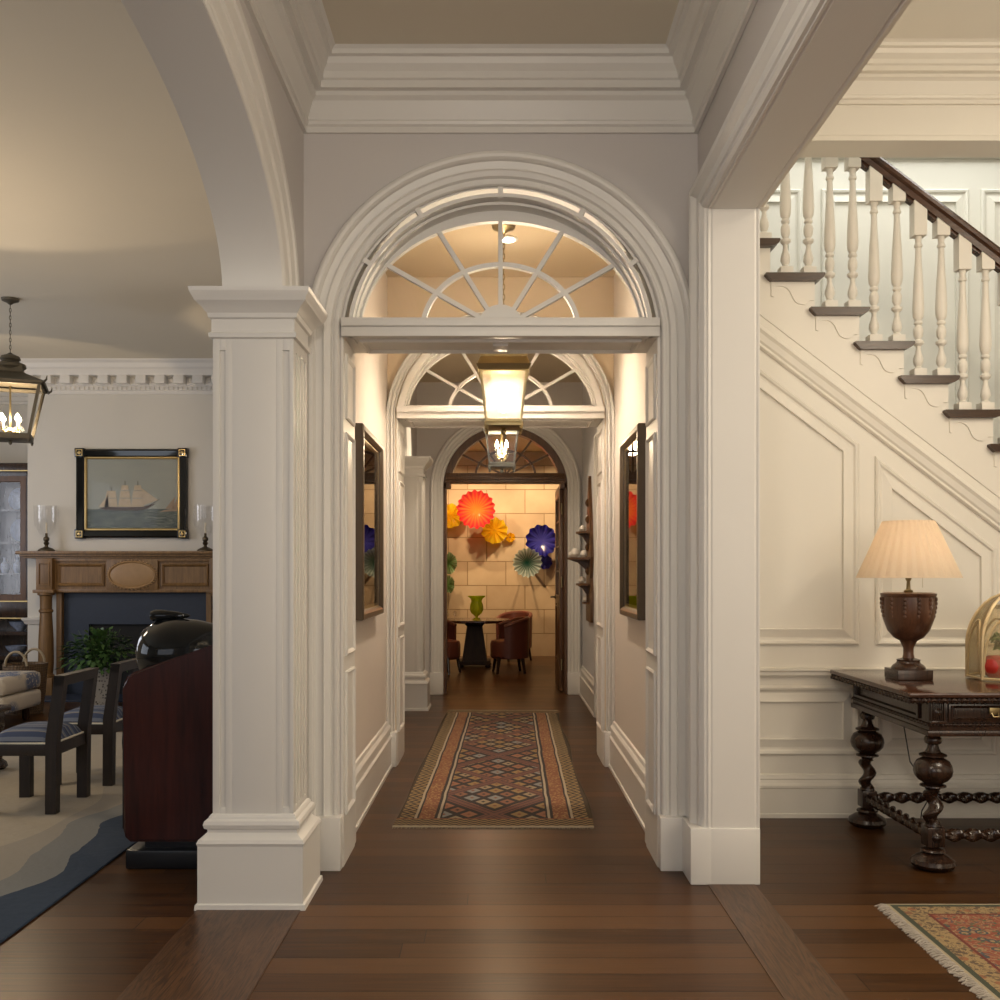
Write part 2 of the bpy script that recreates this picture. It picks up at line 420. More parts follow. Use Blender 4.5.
def portal(y, dep, W, zt, wallname, mw, mf, label, cas_w, solid=False):
    a, zs, rb = .70, 2.34, .665
    pts = [(-W, 0), (-a, 0)] + xz_arch(a, rb, zs) + [(a, 0), (W, 0), (W, zt), (-W, zt)]
    b = B(); prism(b, pts, 1, y, y + dep); st(wallname, b, mw)
    # reveal lining
    b = B(); P = [(x, y + dep / 2, z) for x, z in xz_arch(a, rb, zs, z0=0)]
    h = dep / 2 + .003
    sweep(b, P, (0, 1, 0), [(-.004, -h), (.006, -h), (.006, h), (-.004, h)] if V((0, 1, 0)).cross(V((0, 0, 1))).x > 0 else [(-.006, -h), (.004, -h), (.004, h), (-.006, h)])
    for sx in (-1, 1):
        for z0, z1 in ((.22, .86), (.93, 1.93), (1.99, 2.28)):
            panel(b, y + .05, y + dep - .04, z0, z1, 'x', sx * (a - .005), (-sx, 0, 0), [(0, 0), (0, .008), (.008, .012), (.018, .005), (.022, 0)])
    trim(b)
    # casings front and back
    for yy, N, k in ((y, -1, 1), (y + dep, 1, 1)):
        b = B(); P = [(x, yy, z) for x, z in xz_arch(a + .012, rb + .002, zs, z0=0)]
        out = -1 if V((0, N, 0)).cross(V((0, 0, 1))).x > 0 else 1
        # travel starts upwards on the left jamb; out must point to -x
        sweep(b, P, (0, N, 0), [(out * u * cas_w, v) for u, v in PCAS])
        for sx in (-1, 1):
            x0 = sx * (a - .004); x1 = sx * (a + .015 + .142 * cas_w)
            y0, y1 = (yy - .068, yy + .02) if N < 0 else (yy - .02, yy + .068)
            box(b, min(x0, x1), max(x0, x1), y0, y1, 0, .235, .008)
        trim(b)
    # transom
    b = B(); box(b, -a, a, y + .004, y + dep - .004, 2.345, 2.40)
    box(b, -a, a, y - .03, y + .02, 2.34, 2.385, .004); box(b, -a, a, y - .045, y + .02, 2.382, 2.42, .006)
    panel(b, -a + .07, a - .07, y + .05, y + dep - .05, 'z', 2.345, (0, 0, -1), [(0, 0), (0, .01), (.01, .014), (.02, .006), (.024, 0)])
    box(b, -.035, .035, y + .1, y + dep - .12, 2.325, 2.36, .006)
    trim(b)
    # fanlight
    t = thing('fanlight', label, 'fanlight', (0, y + .12, 2.40))
    b = B(); ring(b, .697 if solid else .672, .66 if solid else .632, .655, .616, zs, y - .02, y + .04); ring(b, .662, .612, .650, .600, zs, y + .03, y + .125); obj('outer_ring', b, mf, t)
    for d in () if solid else (90, 58.5, 121.5, 31, 149):
        r = math.radians(d); b = B(); bar(b, (.655 * cos(r), zs + .612 * sin(r)), (.706 * cos(r), zs + .668 * sin(r)), .022, y - .012, y + .03)
        obj('ring_spacer', b, mf, t)
    yf = y + .105
    b = B(); K = 40; q = []
    for i in range(K + 1):
        tt = PI * i / K
        p0 = (.658 * cos(tt), zs + .03 + .578 * sin(tt)); p1 = (.631 * cos(tt), 2.40 + .493 * sin(tt))
        q.append([b.verts.new((p0[0], yf, p0[1])), b.verts.new((p1[0], yf, p1[1])), b.verts.new((p1[0], yf + .04, p1[1])), b.verts.new((p0[0], yf + .04, p0[1]))])
    for c0, c1 in zip(q, q[1:]):
        for j in range(4): b.faces.new((c0[j], c0[(j + 1) % 4], c1[(j + 1) % 4], c1[j]))
    b.faces.new(q[0]); b.faces.new(list(reversed(q[-1])))
    box(b, -.658, .658, yf, yf + .04, 2.38, 2.452); obj('sash_frame', b, mf, t)
    for d in (90, 58, 122, 30, 150):
        r = math.radians(d); e = 1 / math.sqrt((cos(r) / .631) ** 2 + (sin(r) / .493) ** 2)
        b = B(); bar(b, (.07 * cos(r), 2.41 + .06 * sin(r)), ((e + .005) * cos(r), 2.40 + (e + .005) * sin(r)), .02, yf + .003, yf + .034)
        obj('spoke', b, mf, t)
    b = B(); ring(b, .364, .308, .342, .288, 2.40, yf + .002, yf + .036); obj('inner_arc', b, mf, t)
    b = B(); ring(b, .105, .105, .001, .001, 2.41, yf - .004, yf + .04, 16); obj('hub', b, mf, t)
    b = B(); prism(b, xz_arch(.64, .50, 2.40), 1, yf + .018, yf + .021); obj('pane', b, M['pane'], t)
    return t
portal(YP, .34, 1.06, 3.62, 'wall_front', M['grey'], M['trim'], 'large white fanlight over the nearest arched doorway, facing the hall', 1.0)
portal(6.76, .42, 1.06, 3.5, 'wall_middle', M['tanwall'], M['trim'], 'smaller looking white fanlight over the second doorway, behind the brass lantern', .40, True)
# corridor side walls + base
for sx, nm in ((-1, 'wall_corridor_left'), (1, 'wall_corridor_right')):
    st(nm, box(B(), *sorted((sx * .765, sx * 1.075)), YP + .335, 6.77, 0, 3.5), M['corr'])
BASE = [(0, 0), (.042, 0), (.042, .02), (.034, .024), (.034, .19), (.038, .195), (.038, .205), (.028, .215), (.026, .25), (.03, .256), (.028, .268), (.014, .285), (.010, .305), (0, .31)]
def base(path, name, m=None, prof=BASE):
    b = B(); sweep(b, [(x, y, 0) for x, y in path], (0, 0, 1), prof); o = st(name, b, m or M['trim']); return o
base([(-.765, 6.76), (-.765, 4.84)], 'baseboard_corridor_left') if False else None
def base_lr(x, y0, y1, sx, name, m=None):
    # sx = direction in which the board projects
    p = [(x, y0), (x, y1)]
    s = V((0, 0, 1)).cross(V((0, 1, 0)))      # (-1,0,0)
    if s.x * sx < 0: p.reverse()
    return base(p, name, m)
base_lr(-.765, 4.76, 6.76, 1, 'baseboard_corridor_left'); base_lr(.765, 4.76, 6.76, -1, 'baseboard_corridor_right')

# ------------------------------------------------------------------ columns
def ringrect(bm, x0, x1, y0, y1, prof):
    P = [(x0, y0, 0), (x1, y0, 0), (x1, y1, 0), (x0, y1, 0)]
    # N=z travelling counter-clockwise: N x t points inwards -> use negative u
    sweep(bm, P, (0, 0, 1), [(-u, v) for u, v in prof], closed=True)
def column(x0, x1, y0, y1, label, back):
    t = thing('column', label, 'column', ((x0 + x1) / 2, (y0 + y1) / 2, 0))
    b = B(); d = .010
    # shaft with recessed panels and a stopped flute at each side of them
    box(b, x0 + d, x1 - d, y0 + d, y1 - d, .2, 2.3)
    w = x1 - x0
    def face(b, horiz, f, lo, hi, s, fl):
        # strips standing proud of the core: outer stile, flute gap, inner stile, panel
        Wd = hi - lo; seg = [(0, .086), (.155, .24), (.778, .864), (.945, 1.0)] if fl == 2 else [(0, .12), (.22, .34), (.42, .55), (.65, .78), (.88, 1)]
        e0, e1 = (.50, 2.24) if True else (0, 0)
        def bx(u0, u1, z0, z1, dd=d):
            a0, a1 = lo + u0 * Wd, lo + u1 * Wd
            if horiz: box(b, a0, a1, min(f, f + s * dd), max(f, f + s * dd), z0, z1, .0015)
            else: box(b, min(f, f + s * dd), max(f, f + s * dd), a0, a1, z0, z1, .0015)
        for u0, u1 in seg: bx(u0, u1, .32, 2.26)
        for k in range(len(seg) - 1):
            if fl == 2 and k == 1: bx(seg[k][1] - .001, seg[k + 1][0] + .001, .32, 2.26, d * .45); continue
            bx(seg[k][1] - .001, seg[k + 1][0] + .001, 2.17, 2.26); bx(seg[k][1] - .001, seg[k + 1][0] + .001, .32, .385)
    face(b, True, y0, x0, x1, 1, 2)
    face(b, False, x1 - d, y0 + d, y1, 1, 3)
    face(b, False, x0, y0 + d, y1, 1, 3)
    obj('shaft', b, M['trim'], t)
    b = B(); CAPP = [(0, 2.215), (.012, 2.218), (.014, 2.235), (.004, 2.242), (.004, 2.29), (.014, 2.295), (.018, 2.312), (.024, 2.318), (.036, 2.335), (.056, 2.352), (.062, 2.366), (.066, 2.372), (.072, 2.385), (.074, 2.40), (-.05, 2.40), (-.05, 2.215)]
    ringrect(b, x0, x1, y0, y1, CAPP); box(b, x0 + .02, x1 - .02, y0 + .02, y1 - .02, 2.2, 2.398); obj('capital', b, M['trim'], t, 16)
    b = B(); BP = [(0, .36), (.006, .358), (.012, .35), (.014, .342), (.026, .336), (.03, .322), (.026, .308), (.016, .302), (.016, .29), (.028, .278), (.044, .268), (.05, .255), (.046, .243), (.046, .024), (.054, .020), (.056, 0), (-.05, 0), (-.05, .36)]
    ringrect(b, x0, x1, y0, y1, BP); box(b, x0 + .02, x1 - .02, y0 + .02, y1 - .02, .002, .35); obj('plinth', b, M['trim'], t, 16)
    return t
column(-1.124, -.808, 3.905, 4.18, 'large white panelled square column in the foreground, left of the doorway', 1)
column(-1.10, -.735, 9.48, 9.75, 'distant white square column just left of the dark arched door', 1)

# ------------------------------------------------------------------ vestibule
arch_wall(-1.08, -.90, 7.17, 10.76, 7.55, 9.50, 2.40, .6, 3.5, M['grey'], 'wall_vestibule_left')
arch_lining(-1.08, -.90, 7.55, 9.50, 2.40, .6, -.90, 1, .7)
st('wall_vestibule_far', box(B(), -1.72, -1.62, 7.0, 10.72, 0, 3.5), M['grey'])
st('wall_vestibule_right', box(B(), .88, 1.06, 7.17, 10.76, 0, 3.5), M['bluewhite'])
base_lr(.88, 9.02, 10.75, -1, 'baseboard_vestibule_right'); base_lr(-.90, 9.7, 10.75, 1, 'baseboard_vestibule_left')
b = B(); p = [(.88, 8.93, 0), (.88, 8.93, 2.44), (.88, 7.75, 2.44), (.88, 7.75, 0)]
sweep(b, p, (-1, 0, 0), [(-u * .7, v * .6) for u, v in PCAS] if V((-1, 0, 0)).cross(V((0, 0, 1))).y < 0 else [(u * .7, v * .6) for u, v in PCAS]); trim(b)
b = B(); box(b, .865, .885, 7.76, 8.92, .01, 2.43)
for z0, z1 in ((.2, .95), (1.1, 2.3)):
    for y0, y1 in ((7.86, 8.28), (8.40, 8.82)): panel(b, y0, y1, z0, z1, 'x', .865, (-1, 0, 0))
d1 = st('door_1', b, M['bluewhite'])
b = B(); lathe(b, [(.0, 0), (.012, .005), (.012, .03), (.028, .045), (.028, .06), (.012, .075), (0, .078)], (.865, 7.84, 1.0), 14, 'x')
for v in b.verts: v.co.x = .865 - (v.co.x - .865)
obj('knob', b, M['brass'], d1)

# portal three: white casing, dark wooden frame and fanlight, door leaf standing open
Y3 = 10.75; a3, zs3, XO = .67, 2.215, .053
b = B(); prism(b, [(-1.06, 0), (XO - a3, 0)] + [(x + XO, z) for x, z in xz_arch(a3, a3, zs3)] + [(XO + a3, 0), (1.06, 0), (1.06, 3.5), (-1.06, 3.5)], 1, Y3, Y3 + .25); st('wall_end', b, M['grey'])
b = B(); sweep(b, [(x + XO, Y3, z) for x, z in xz_arch(a3, a3 - .01, zs3, z0=0)], (0, -1, 0), [((-1 if V((0, -1, 0)).cross(V((0, 0, 1))).x > 0 else 1) * u * .95, v) for u, v in PCAS])
for sx in (-1, 1): box(b, XO + min(sx * .665, sx * .81), XO + max(sx * .665, sx * .81), Y3 - .066, Y3, 0, .235, .006)
trim(b)
def sh3(b):
    for v in b.verts: v.co.x += XO
fd = thing('door_frame', 'dark brown arched wooden frame with fanlight around the far doorway', 'door frame', (XO, Y3 + .1, 0))
b = B()
for sx in (-1, 1): box(b, XO + min(sx * .67, sx * .635), XO + max(sx * .67, sx * .635), Y3 + .0, Y3 + .16, 0, zs3 + .05)
obj('jamb', b, M['walnut'], fd)
b = B(); ring(b, .67, .67, .59, .59, zs3, Y3 + .0, Y3 + .16); sh3(b); obj('arch', b, M['walnut'], fd)
b = B(); box(b, XO - .64, XO + .64, Y3 - .015, Y3 + .16, 2.268, 2.375, .006); box(b, XO - .64, XO + .64, Y3 - .03, Y3, 2.30, 2.34, .008); obj('transom', b, M['walnut'], fd)
for d in (90, 60, 120, 32, 148):
    r = math.radians(d); b = B(); bar(b, (.02 * cos(r), 2.35 + .02 * sin(r)), (.58 * cos(r), 2.35 + .455 * sin(r)), .02, Y3 + .06, Y3 + .095); sh3(b); obj('spoke', b, M['walnut'], fd)
b = B(); ring(b, .335, .28, .31, .255, 2.35, Y3 + .055, Y3 + .10); sh3(b); obj('inner_arc', b, M['walnut'], fd)
b = B(); prism(b, xz_arch(.61, .61, zs3)[5:-5] , 1, Y3 + .075, Y3 + .078); sh3(b); obj('pane', b, M['pane'], fd)
# door leaf, hinged right, opened into the dining room
b = B(); x0, x1, y0, y1 = .645, .69, Y3 + .17, Y3 + 1.05
for s0, s1 in ((y0, y0 + .11), (y1 - .11, y1)): box(b, x0, x1, s0, s1, .01, 2.26, .003)
for z0, z1 in ((.01, .30), (.95, 1.05), (2.14, 2.26)): box(b, x0, x1, y0 + .1, y1 - .1, z0, z1, .003)
box(b, x0 + .012, x1 - .012, y0 + .1, y1 - .1, .29, .96); box(b, x0 + .01, x1 - .01, y0 + .43, y0 + .455, 1.04, 2.15)
for z in (1.32, 1.6, 1.88): box(b, x0 + .01, x1 - .01, y0 + .1, y1 - .1, z - .01, z + .01)
panel(b, y0 + .12, y1 - .12, .32, .93, 'x', x0 + .012, (-1, 0, 0))
d2 = st('door_2', b, M['walnut'])
b = B(); box(b, x0 + .02, x0 + .025, y0 + .1, y1 - .1, 1.04, 2.15); obj('glazing', b, M['pane'], d2)
b = B(); tube(b, [(x0, y1 - .05, 1.02), (x0 - .05, y1 - .05, 1.02), (x0 - .055, y1 - .16, 1.02)], .01); lathe(b, [(.028, 0), (.028, .008), (0, .01)], (x0 - .006, y1 - .05, 1.02), 12, 'x'); obj('lever_handle', b, M['bronze'], d2)
for z in (.3, 1.2, 2.0):
    b = B(); lathe(b, [(.009, z - .06), (.009, z + .06)], (x0 + .022, y0 - .012, 0), 10); obj('hinge', b, M['brass'], d2)

# ------------------------------------------------------------------ dining room
def stone_mat():
    m = Mat('limestone_blocks', .6); x, y, z = m.xyz()
    H, W = .376, .60; zz = (z + .03) / H; row = zz.floor(); fz = zz - row
    xx = x / W + row.mod(2.) * .5 + .37; c = xx.floor(); fx = xx - c
    t = m.white(m.vec(row, c, 2)); n = m.noise(scale=3, detail=5)
    a = m.mix((t * .5 + n * .9 - .2), (.58, .43, .27), (.38, .25, .14))
    j = fz.lt(.03).mx(fx.lt(.02)); m.col(m.mix(j, a, (.26, .16, .07))); m.bump(j * -1., .004); return m.m
M['stone'] = stone_mat()
YW = 15.67
st('wall_dining_back', box(B(), -3.2, 3.2, YW, YW + .15, 0, 3.3), M['stone'])
for sx, nm in ((-1, 'wall_dining_left'), (1, 'wall_dining_right')): st(nm, box(B(), *sorted((sx * 3.0, sx * 3.2)), 10.99, YW + .1, 0, 3.3), M['stone'])
b = B(); box(b, -3.1, -1.0, 10.76, 11.0, 0, 3.3); st('wall_dining_front_left', b, M['stone'])
b = B(); box(b, 1.0, 3.1, 10.76, 11.0, 0, 3.3); st('wall_dining_front_right', b, M['stone'])
def gl(name, c1, c2, k=.55):
    """coloured blown glass, striped outwards from the centre"""
    m = bpy.data.materials.new(name); m.use_nodes = True; nt = m.node_tree; b = nt.nodes['Principled BSDF']
    tc = nt.nodes.new('ShaderNodeTexCoord'); sp = nt.nodes.new('ShaderNodeSeparateXYZ'); nt.links.new(tc.outputs['Object'], sp.inputs[0])
    x, z = X(nt, sp.outputs[0]), X(nt, sp.outputs[2])
    r = (x * x + z * z).pw(.5); mx = nt.nodes.new('ShaderNodeMix'); mx.data_type = 'RGBA'; mx.clamp_factor = True
    ang = z._m('ARCTAN2', x); f = (r * 4.2 + (ang * 24).sin() * .18 - .15)
    nt.links.new(f.so, mx.inputs[0]); mx.inputs[6].default_value = (*c1, 1); mx.inputs[7].default_value = (*c2, 1)
    nt.links.new(mx.outputs[2], b.inputs['Base Color']); b.inputs['Roughness'].default_value = .08; b.inputs['Coat Weight'].default_value = .6
    tr = nt.nodes.new('ShaderNodeBsdfTranslucent'); nt.links.new(mx.outputs[2], tr.inputs[0])
    tp = nt.nodes.new('ShaderNodeBsdfTransparent'); nt.links.new(mx.outputs[2], tp.inputs[0])
    a = nt.nodes.new('ShaderNodeMixShader'); a.inputs[0].default_value = .4; nt.links.new(tr.outputs[0], a.inputs[1]); nt.links.new(tp.outputs[0], a.inputs[2])
    c = nt.nodes.new('ShaderNodeMixShader'); c.inputs[0].default_value = k; nt.links.new(b.outputs[0], c.inputs[1]); nt.links.new(a.outputs[0], c.inputs[2])
    nt.links.new(c.outputs[0], nt.nodes['Material Output'].inputs[0]); return m
def flower(px, pz, r, lobes, amp, mat, label, depth=.16, tilt=(0, 0), ry=0, sx=1, sz=1, off=.12, pw=2):
    b = B(); S, K = 96, 14; rings = []
    ph = R.random() * 6
    for j in range(K + 1):
        f = j / K; row = []
        for i in range(S):
            t = 2 * PI * i / S; rr = r * f * (1 + .055 * f * cos(lobes * t + ph))
            y = -depth * (.15 + f ** 1.6 * .55) + amp * f ** pw * cos(lobes * t + ph) + (.35 * amp * f * cos(lobes * 2 * t) if pw < 3 else 0)
            row.append(V((rr * cos(t) * sx, y, rr * sin(t) * sz)))
        rings.append(row)
    vs = [[b.verts.new(p) for p in row] for row in rings[1:]]
    c = b.verts.new(rings[0][0]); bk = []
    for i in range(S): b.faces.new((c, vs[0][(i + 1) % S], vs[0][i]))
    for a, d in zip(vs, vs[1:]):
        for i in range(S): b.faces.new((a[i], a[(i + 1) % S], d[(i + 1) % S], d[i]))
    bmesh.ops.solidify(b, geom=b.faces[:], thickness=.006)
    rot = Euler((tilt[0], ry, tilt[1])).to_matrix()
    for v in b.verts: v.co = rot @ v.co + V((px, YW - off, pz))
    t = thing('glass_flower', label, 'glass flower', (px, YW - off, pz))
    o = obj('bowl', b, mat, t, ang=80)
    b = B(); tube(b, [(px, YW + .0, pz), (px, YW - off - .01, pz)], .014); obj('wall_mount', b, M['bronze'], t)
    return t
def FX(x): return (x - 500.5) / 64.3
def FZ(y): return 1.3 + (573 - y) / 64.3
GR = gl('red_blown_glass', (.95, .42, .08), (.85, .07, .09)); GY = gl('yellow_blown_glass', (.95, .62, .02), (.98, .88, .08), .65)  # red: orange centre colour stands for the bright glow there
GB = gl('cobalt_blown_glass', (.10, .10, .5), (.012, .008, .26), .3); GT = gl('teal_blown_glass', (.01, .10, .07), (.78, .85, .82), .6); GG = gl('green_blown_glass', (.15, .3, .10), (.62, .70, .52), .6)
flower(FX(476.5), FZ(511), .285, 18, .014, GR, 'big red glass flower with a painted centre glow on the stone wall', .26, off=.36, pw=6)
flower(FX(451), FZ(516), .185, 8, .03, GY, 'yellow glass flower left of the big red one', .10)
flower(FX(494), FZ(530), .20, 10, .035, GY, 'yellow ruffled glass flower below right of the big red one', .12, (.2, .15), off=.14)
flower(FX(510), FZ(537), .075, 7, .015, GY, 'smallest yellow glass flower, trailing right on the stone wall', .05, (.2, .2), off=.06)
flower(FX(541), FZ(541), .24, 12, .03, GB, 'deep cobalt blue glass flower high on the stone wall', .2, off=.22, pw=5)
flower(FX(545), FZ(562), .11, 8, .015, GB, 'small dark blue glass flower under the large blue one', .08, off=.07)
flower(FX(526.5), FZ(563), .215, 17, .012, GT, 'pale teal striped glass flower below left of the blue one', .18, off=.50, pw=6)
flower(FX(449), FZ(563), .15, 6, .04, GG, 'upper green twisted glass flower beside the left door frame', .1, (.2, .3), 0, .8, 1.1, off=.36)
flower(FX(447), FZ(585), .13, 6, .04, GG, 'lower green twisted glass flower beside the left door frame', .1, (-.2, .3), 0, .8, 1.1, off=.12)

# dining table: dark top on a tapered pedestal
TX, TY = -.36, 13.95
t = thing('dining_table', 'round dark dining table with tapered pedestal in the far room', 'table', (TX, TY, 0))
b = B(); lathe(b, [(.51, .615), (.55, .63), (.55, .65), (.54, .655)], (TX, TY, 0), 10); obj('tabletop', b, M['mahogtop'], t, 20)
b = B(); P = [(-.10, -.10), (.10, -.10), (.10, .10), (-.10, .10)]
lathe(b, [(.24, .09), (.15, .56), (.22, .615)], (TX, TY, 0), 4)
for v in b.verts:
    q = v.co - V((TX, TY, 0)); v.co = V((TX, TY, 0)) + Matrix.Rotation(PI / 4, 3, 'Z') @ q
obj('pedestal', b, M['walnut2'], t, 20)
b = B(); box(b, TX - .22, TX + .22, TY - .22, TY + .22, .03, .09, .012)
for sx in (-1, 1):
    for sy in (-1, 1): lathe(b, [(.03, 0), (.045, .015), (.03, .035)], (TX + sx * .19, TY + sy * .19, 0), 10)
obj('plinth', b, M['walnut2'], t)
def barrel_chair(name_loc, rz, label):
    t = thing('armchair', label, 'chair', (0, 0, 0), 'leather tub chairs round the dining table')
    # opens towards -x; curved back on +x
    b = B(); K = 26; q = []
    for i in range(K + 1):
        a = -PI * .62 + 2 * PI * .62 * i / K; h = .70 - .10 * (abs(i / K - .5) * 2) ** 2.2
        ro, ri = .265, .215
        q.append([b.verts.new((ro * cos(a) * .97, ro * sin(a), .2)), b.verts.new((ro * cos(a) * 1.03, ro * sin(a) * 1.03, h)), b.verts.new((ri * cos(a) * 1.03, ri * sin(a) * 1.03, h)), b.verts.new((ri * cos(a), ri * sin(a), .2))])
    for p0, p1 in zip(q, q[1:]):
        for j in range(4): b.faces.new((p0[j], p0[(j + 1) % 4], p1[(j + 1) % 4], p1[j]))
    b.faces.new(q[0]); b.faces.new(list(reversed(q[-1]))); obj('curved_back', b, M['leather'], t)
    b = B(); lathe(b, [(.20, .19), (.225, .22), (.225, .38), (.21, .42), (.12, .44)], (-.02, 0, 0), 24); obj('seat', b, M['leather'], t)
    b = B(); pts = [(.242 * cos(-PI * .62 + 2 * PI * .62 * i / K) * 1.03, .242 * sin(-PI * .62 + 2 * PI * .62 * i / K) * 1.03, .705 - .10 * (abs(i / K - .5) * 2) ** 2.2) for i in range(K + 1)]
    tube(b, pts, .03, 8); obj('top_roll', b, M['leather'], t)
    for sx in (-1, 1):
        for sy in (-1, 1):
            b = B(); tube(b, [(sx * .15, sy * .16, .22), (sx * .18, sy * .19, 0)], [.026, .016], 8); obj('leg', b, M['mahog'], t)
    t.location = name_loc; t.rotation_euler = (0, 0, rz); return t
ac = barrel_chair((.11, 13.05, 0), .15, 'brown leather tub chair at the right of the far dining table')
dup(ac, (-.76, 12.95, 0), 'brown leather tub chair half hidden by the left jamb of the far doorway', PI - .35)
dup(ac, (.20, 14.80, 0), 'leather tub chair behind the far dining table, only its top showing', PI / 2 - .5)
t = thing('glass_vase', 'bright green fluted glass vase on the far dining table', 'vase', (-.33, 13.80, .656))
VG = gl('lime_glass', (.90, .95, .12), (.86, .95, .10), .8)
b = B(); lathe(b, [(.055, 0), (.05, .012), (.018, .03), (.022, .05), (.07, .09), (.088, .14), (.085, .2), (.068, .25), (.075, .29), (.115, .32), (.108, .322), (.066, .29), (.06, .24), (.075, .2), (.078, .14), (.06, .10), (.01, .06)], (-.33, 13.80, .656), 28, rf=lambda a, z: 1 + .06 * cos(10 * a)); obj('vessel', b, VG, t, 60)
b = B(); lathe(b, [(.088, .318), (.12, .322), (.12, .33), (.1, .33)], (-.33, 13.80, .656), 28); obj('rim', b, VG, t, 60)
for i, (dx, dy) in enumerate(((-.38, -.12), (-.27, -.20))):
    b = B(); lathe(b, [(.035, 0), (.035, .004), (.006, .008), (.006, .03), (.03, .05), (.034, .09), (.026, .12), (.024, .12), (.03, .09), (.026, .052), (.001, .04)], (TX + dx, TY + dy, .656), 16)
    tag(obj('wine_glass', b, M['hurricane']), ['clear wine glass nearest the left edge of the far dining table', 'clear wine glass between the other glass and the green vase'][i], 'glass', 'glasses on the dining table')

# ------------------------------------------------------------------ lanterns in the corridor
def chain(bm, x, y, z0, z1, r=.011, w=.0028):
    n = max(1, int((z1 - z0) / (r * 2.6))); dz = (z1 - z0) / n
    for i in range(n):
        c = z0 + dz * (i + .5); pts = []
        for k in range(10):
            a = 2 * PI * k / 10; u, v = r * .6 * cos(a), dz * .62 * sin(a)
            pts.append((x + (u if i % 2 else 0), y + (0 if i % 2 else u), c + v))
        tube(bm, pts, w, 5, closed=True)
def frame_lantern(loc, hw, hb, h, mf, mg, label, ztop, candles=4, roof='flat', rz=0, cat='lantern', fr=.010, cs=1.25):
    t = thing('hanging_lantern', label, cat, loc)
    T = V(loc)
    rot = Matrix.Rotation(rz, 3, 'Z')
    def W(p): return T + rot @ V(p)
    def o2(n, b, m, par=None, ang=35):
        for v in b.verts: v.co = T + rot @ v.co
        return obj(n, b, m, par or t, ang)
    b = B()
    for sx in (-1, 1):
        for sy in (-1, 1):
            tube(b, [(sx * hb, sy * hb, .02), (sx * hw, sy * hw, h)], fr, 4)
    for z, w in ((.02, hb), (h, hw)):
        for k in range(4):
            a = [(-w, -w), (w, -w), (w, w), (-w, w)]; p, q = a[k], a[(k + 1) % 4]
            tube(b, [(p[0], p[1], z), (q[0], q[1], z)], fr * 1.1, 4)
    o2('frame', b, mf)
    b = B(); box(b, -hb - .012, hb + .012, -hb - .012, hb + .012, -.012, .012, .004); lathe(b, [(0, -.05), (.012, -.045), (.016, -.03), (.008, -.02), (.02, -.012)], (0, 0, 0), 12)
    for sx in (-1, 1):
        for sy in (-1, 1): lathe(b, [(.002, -.035), (.010, -.028), (.010, -.018), (.014, -.010)], (sx * hb, sy * hb, 0), 8)
    o2('base', b, mf)
    for k in range(4):
        b = B(); a = [(-1, -1), (1, -1), (1, 1), (-1, 1)]; p, q = a[k], a[(k + 1) % 4]
        c = [b.verts.new((p[0] * hb, p[1] * hb, .02)), b.verts.new((q[0] * hb, q[1] * hb, .02)), b.verts.new((q[0] * hw, q[1] * hw, h)), b.verts.new((p[0] * hw, p[1] * hw, h))]
        b.faces.new(c); bmesh.ops.solidify(b, geom=b.faces[:], thickness=.002); o2('pane', b, mg)
    b = B()
    if roof == 'flat':
        w = hw + .012
        for (w0, z0), (w1, z1) in (((w, h), (w + .012, h + .03)), ((w + .006, h + .03), (w - .012, h + .075)), ((w - .01, h + .075), (w - .012, h + .105))):
            v0 = [b.verts.new((sx * w0, sy * w0, z0)) for sx, sy in ((-1, -1), (1, -1), (1, 1), (-1, 1))]; v1 = [b.verts.new((sx * w1, sy * w1, z1)) for sx, sy in ((-1, -1), (1, -1), (1, 1), (-1, 1))]
            for k in range(4): b.faces.new((v0[k], v0[(k + 1) % 4], v1[(k + 1) % 4], v1[k]))
        b.faces.new([b.verts.new((sx * (w - .012), sy * (w - .012), h + .105)) for sx, sy in ((-1, -1), (1, -1), (1, 1), (-1, 1))])
        hh = h + .105
        lathe(b, [(.03, hh), (.03, hh + .02), (.01, hh + .03), (.01, hh + .06)], (0, 0, 0), 12); hh += .06
    else:
        prof = [(hw + .035, h - .005), (hw + .04, h + .012), (hw, h + .03), (hw * .55, h + .085), (hw * .44, h + .105), (hw * .40, h + .16)]
        for (w0, z0), (w1, z1) in zip(prof, prof[1:]):
            v0 = [b.verts.new((sx * w0, sy * w0, z0)) for sx, sy in ((-1, -1), (1, -1), (1, 1), (-1, 1))]; v1 = [b.verts.new((sx * w1, sy * w1, z1)) for sx, sy in ((-1, -1), (1, -1), (1, 1), (-1, 1))]
            for k in range(4): b.faces.new((v0[k], v0[(k + 1) % 4], v1[(k + 1) % 4], v1[k]))
        q = h + .12
        lathe(b, [(hw * .42, q), (hw * .46, q + .02), (hw * .52, q + .03), (hw * .50, q + .055), (hw * .3, q + .075), (hw * .28, q + .085), (hw * .34, q + .095), (hw * .3, q + .12), (hw * .1, q + .14), (.012, q + .15)], (0, 0, 0), 20)
        for sx in (-1, 1):
            for sy in (-1, 1): tube(b, [(sx * (hw + .03), sy * (hw + .03), h + .0), (sx * (hw + .055), sy * (hw + .055), h + .02), (sx * (hw + .06), sy * (hw + .06), h + .05)], [.012, .008, .003], 6)
        hh = q + .15
    o2('roof', b, mf)
    b = B(); chain(b, 0, 0, hh, ztop - loc[2] - .02); o2('chain', b, mf)
    b = B(); q = ztop - loc[2]; lathe(b, [(.01, q - .05), (.03, q - .035), (.065, q - .02), (.07, q - .001)], (0, 0, 0), 20); o2('ceiling_canopy', b, mf)
    b = B(); lathe(b, [(.01, .01), (.012, .06), (.03, .07), (.02, .085), (.008, .09), (.008, h)], (0, 0, 0), 12)
    cc = []
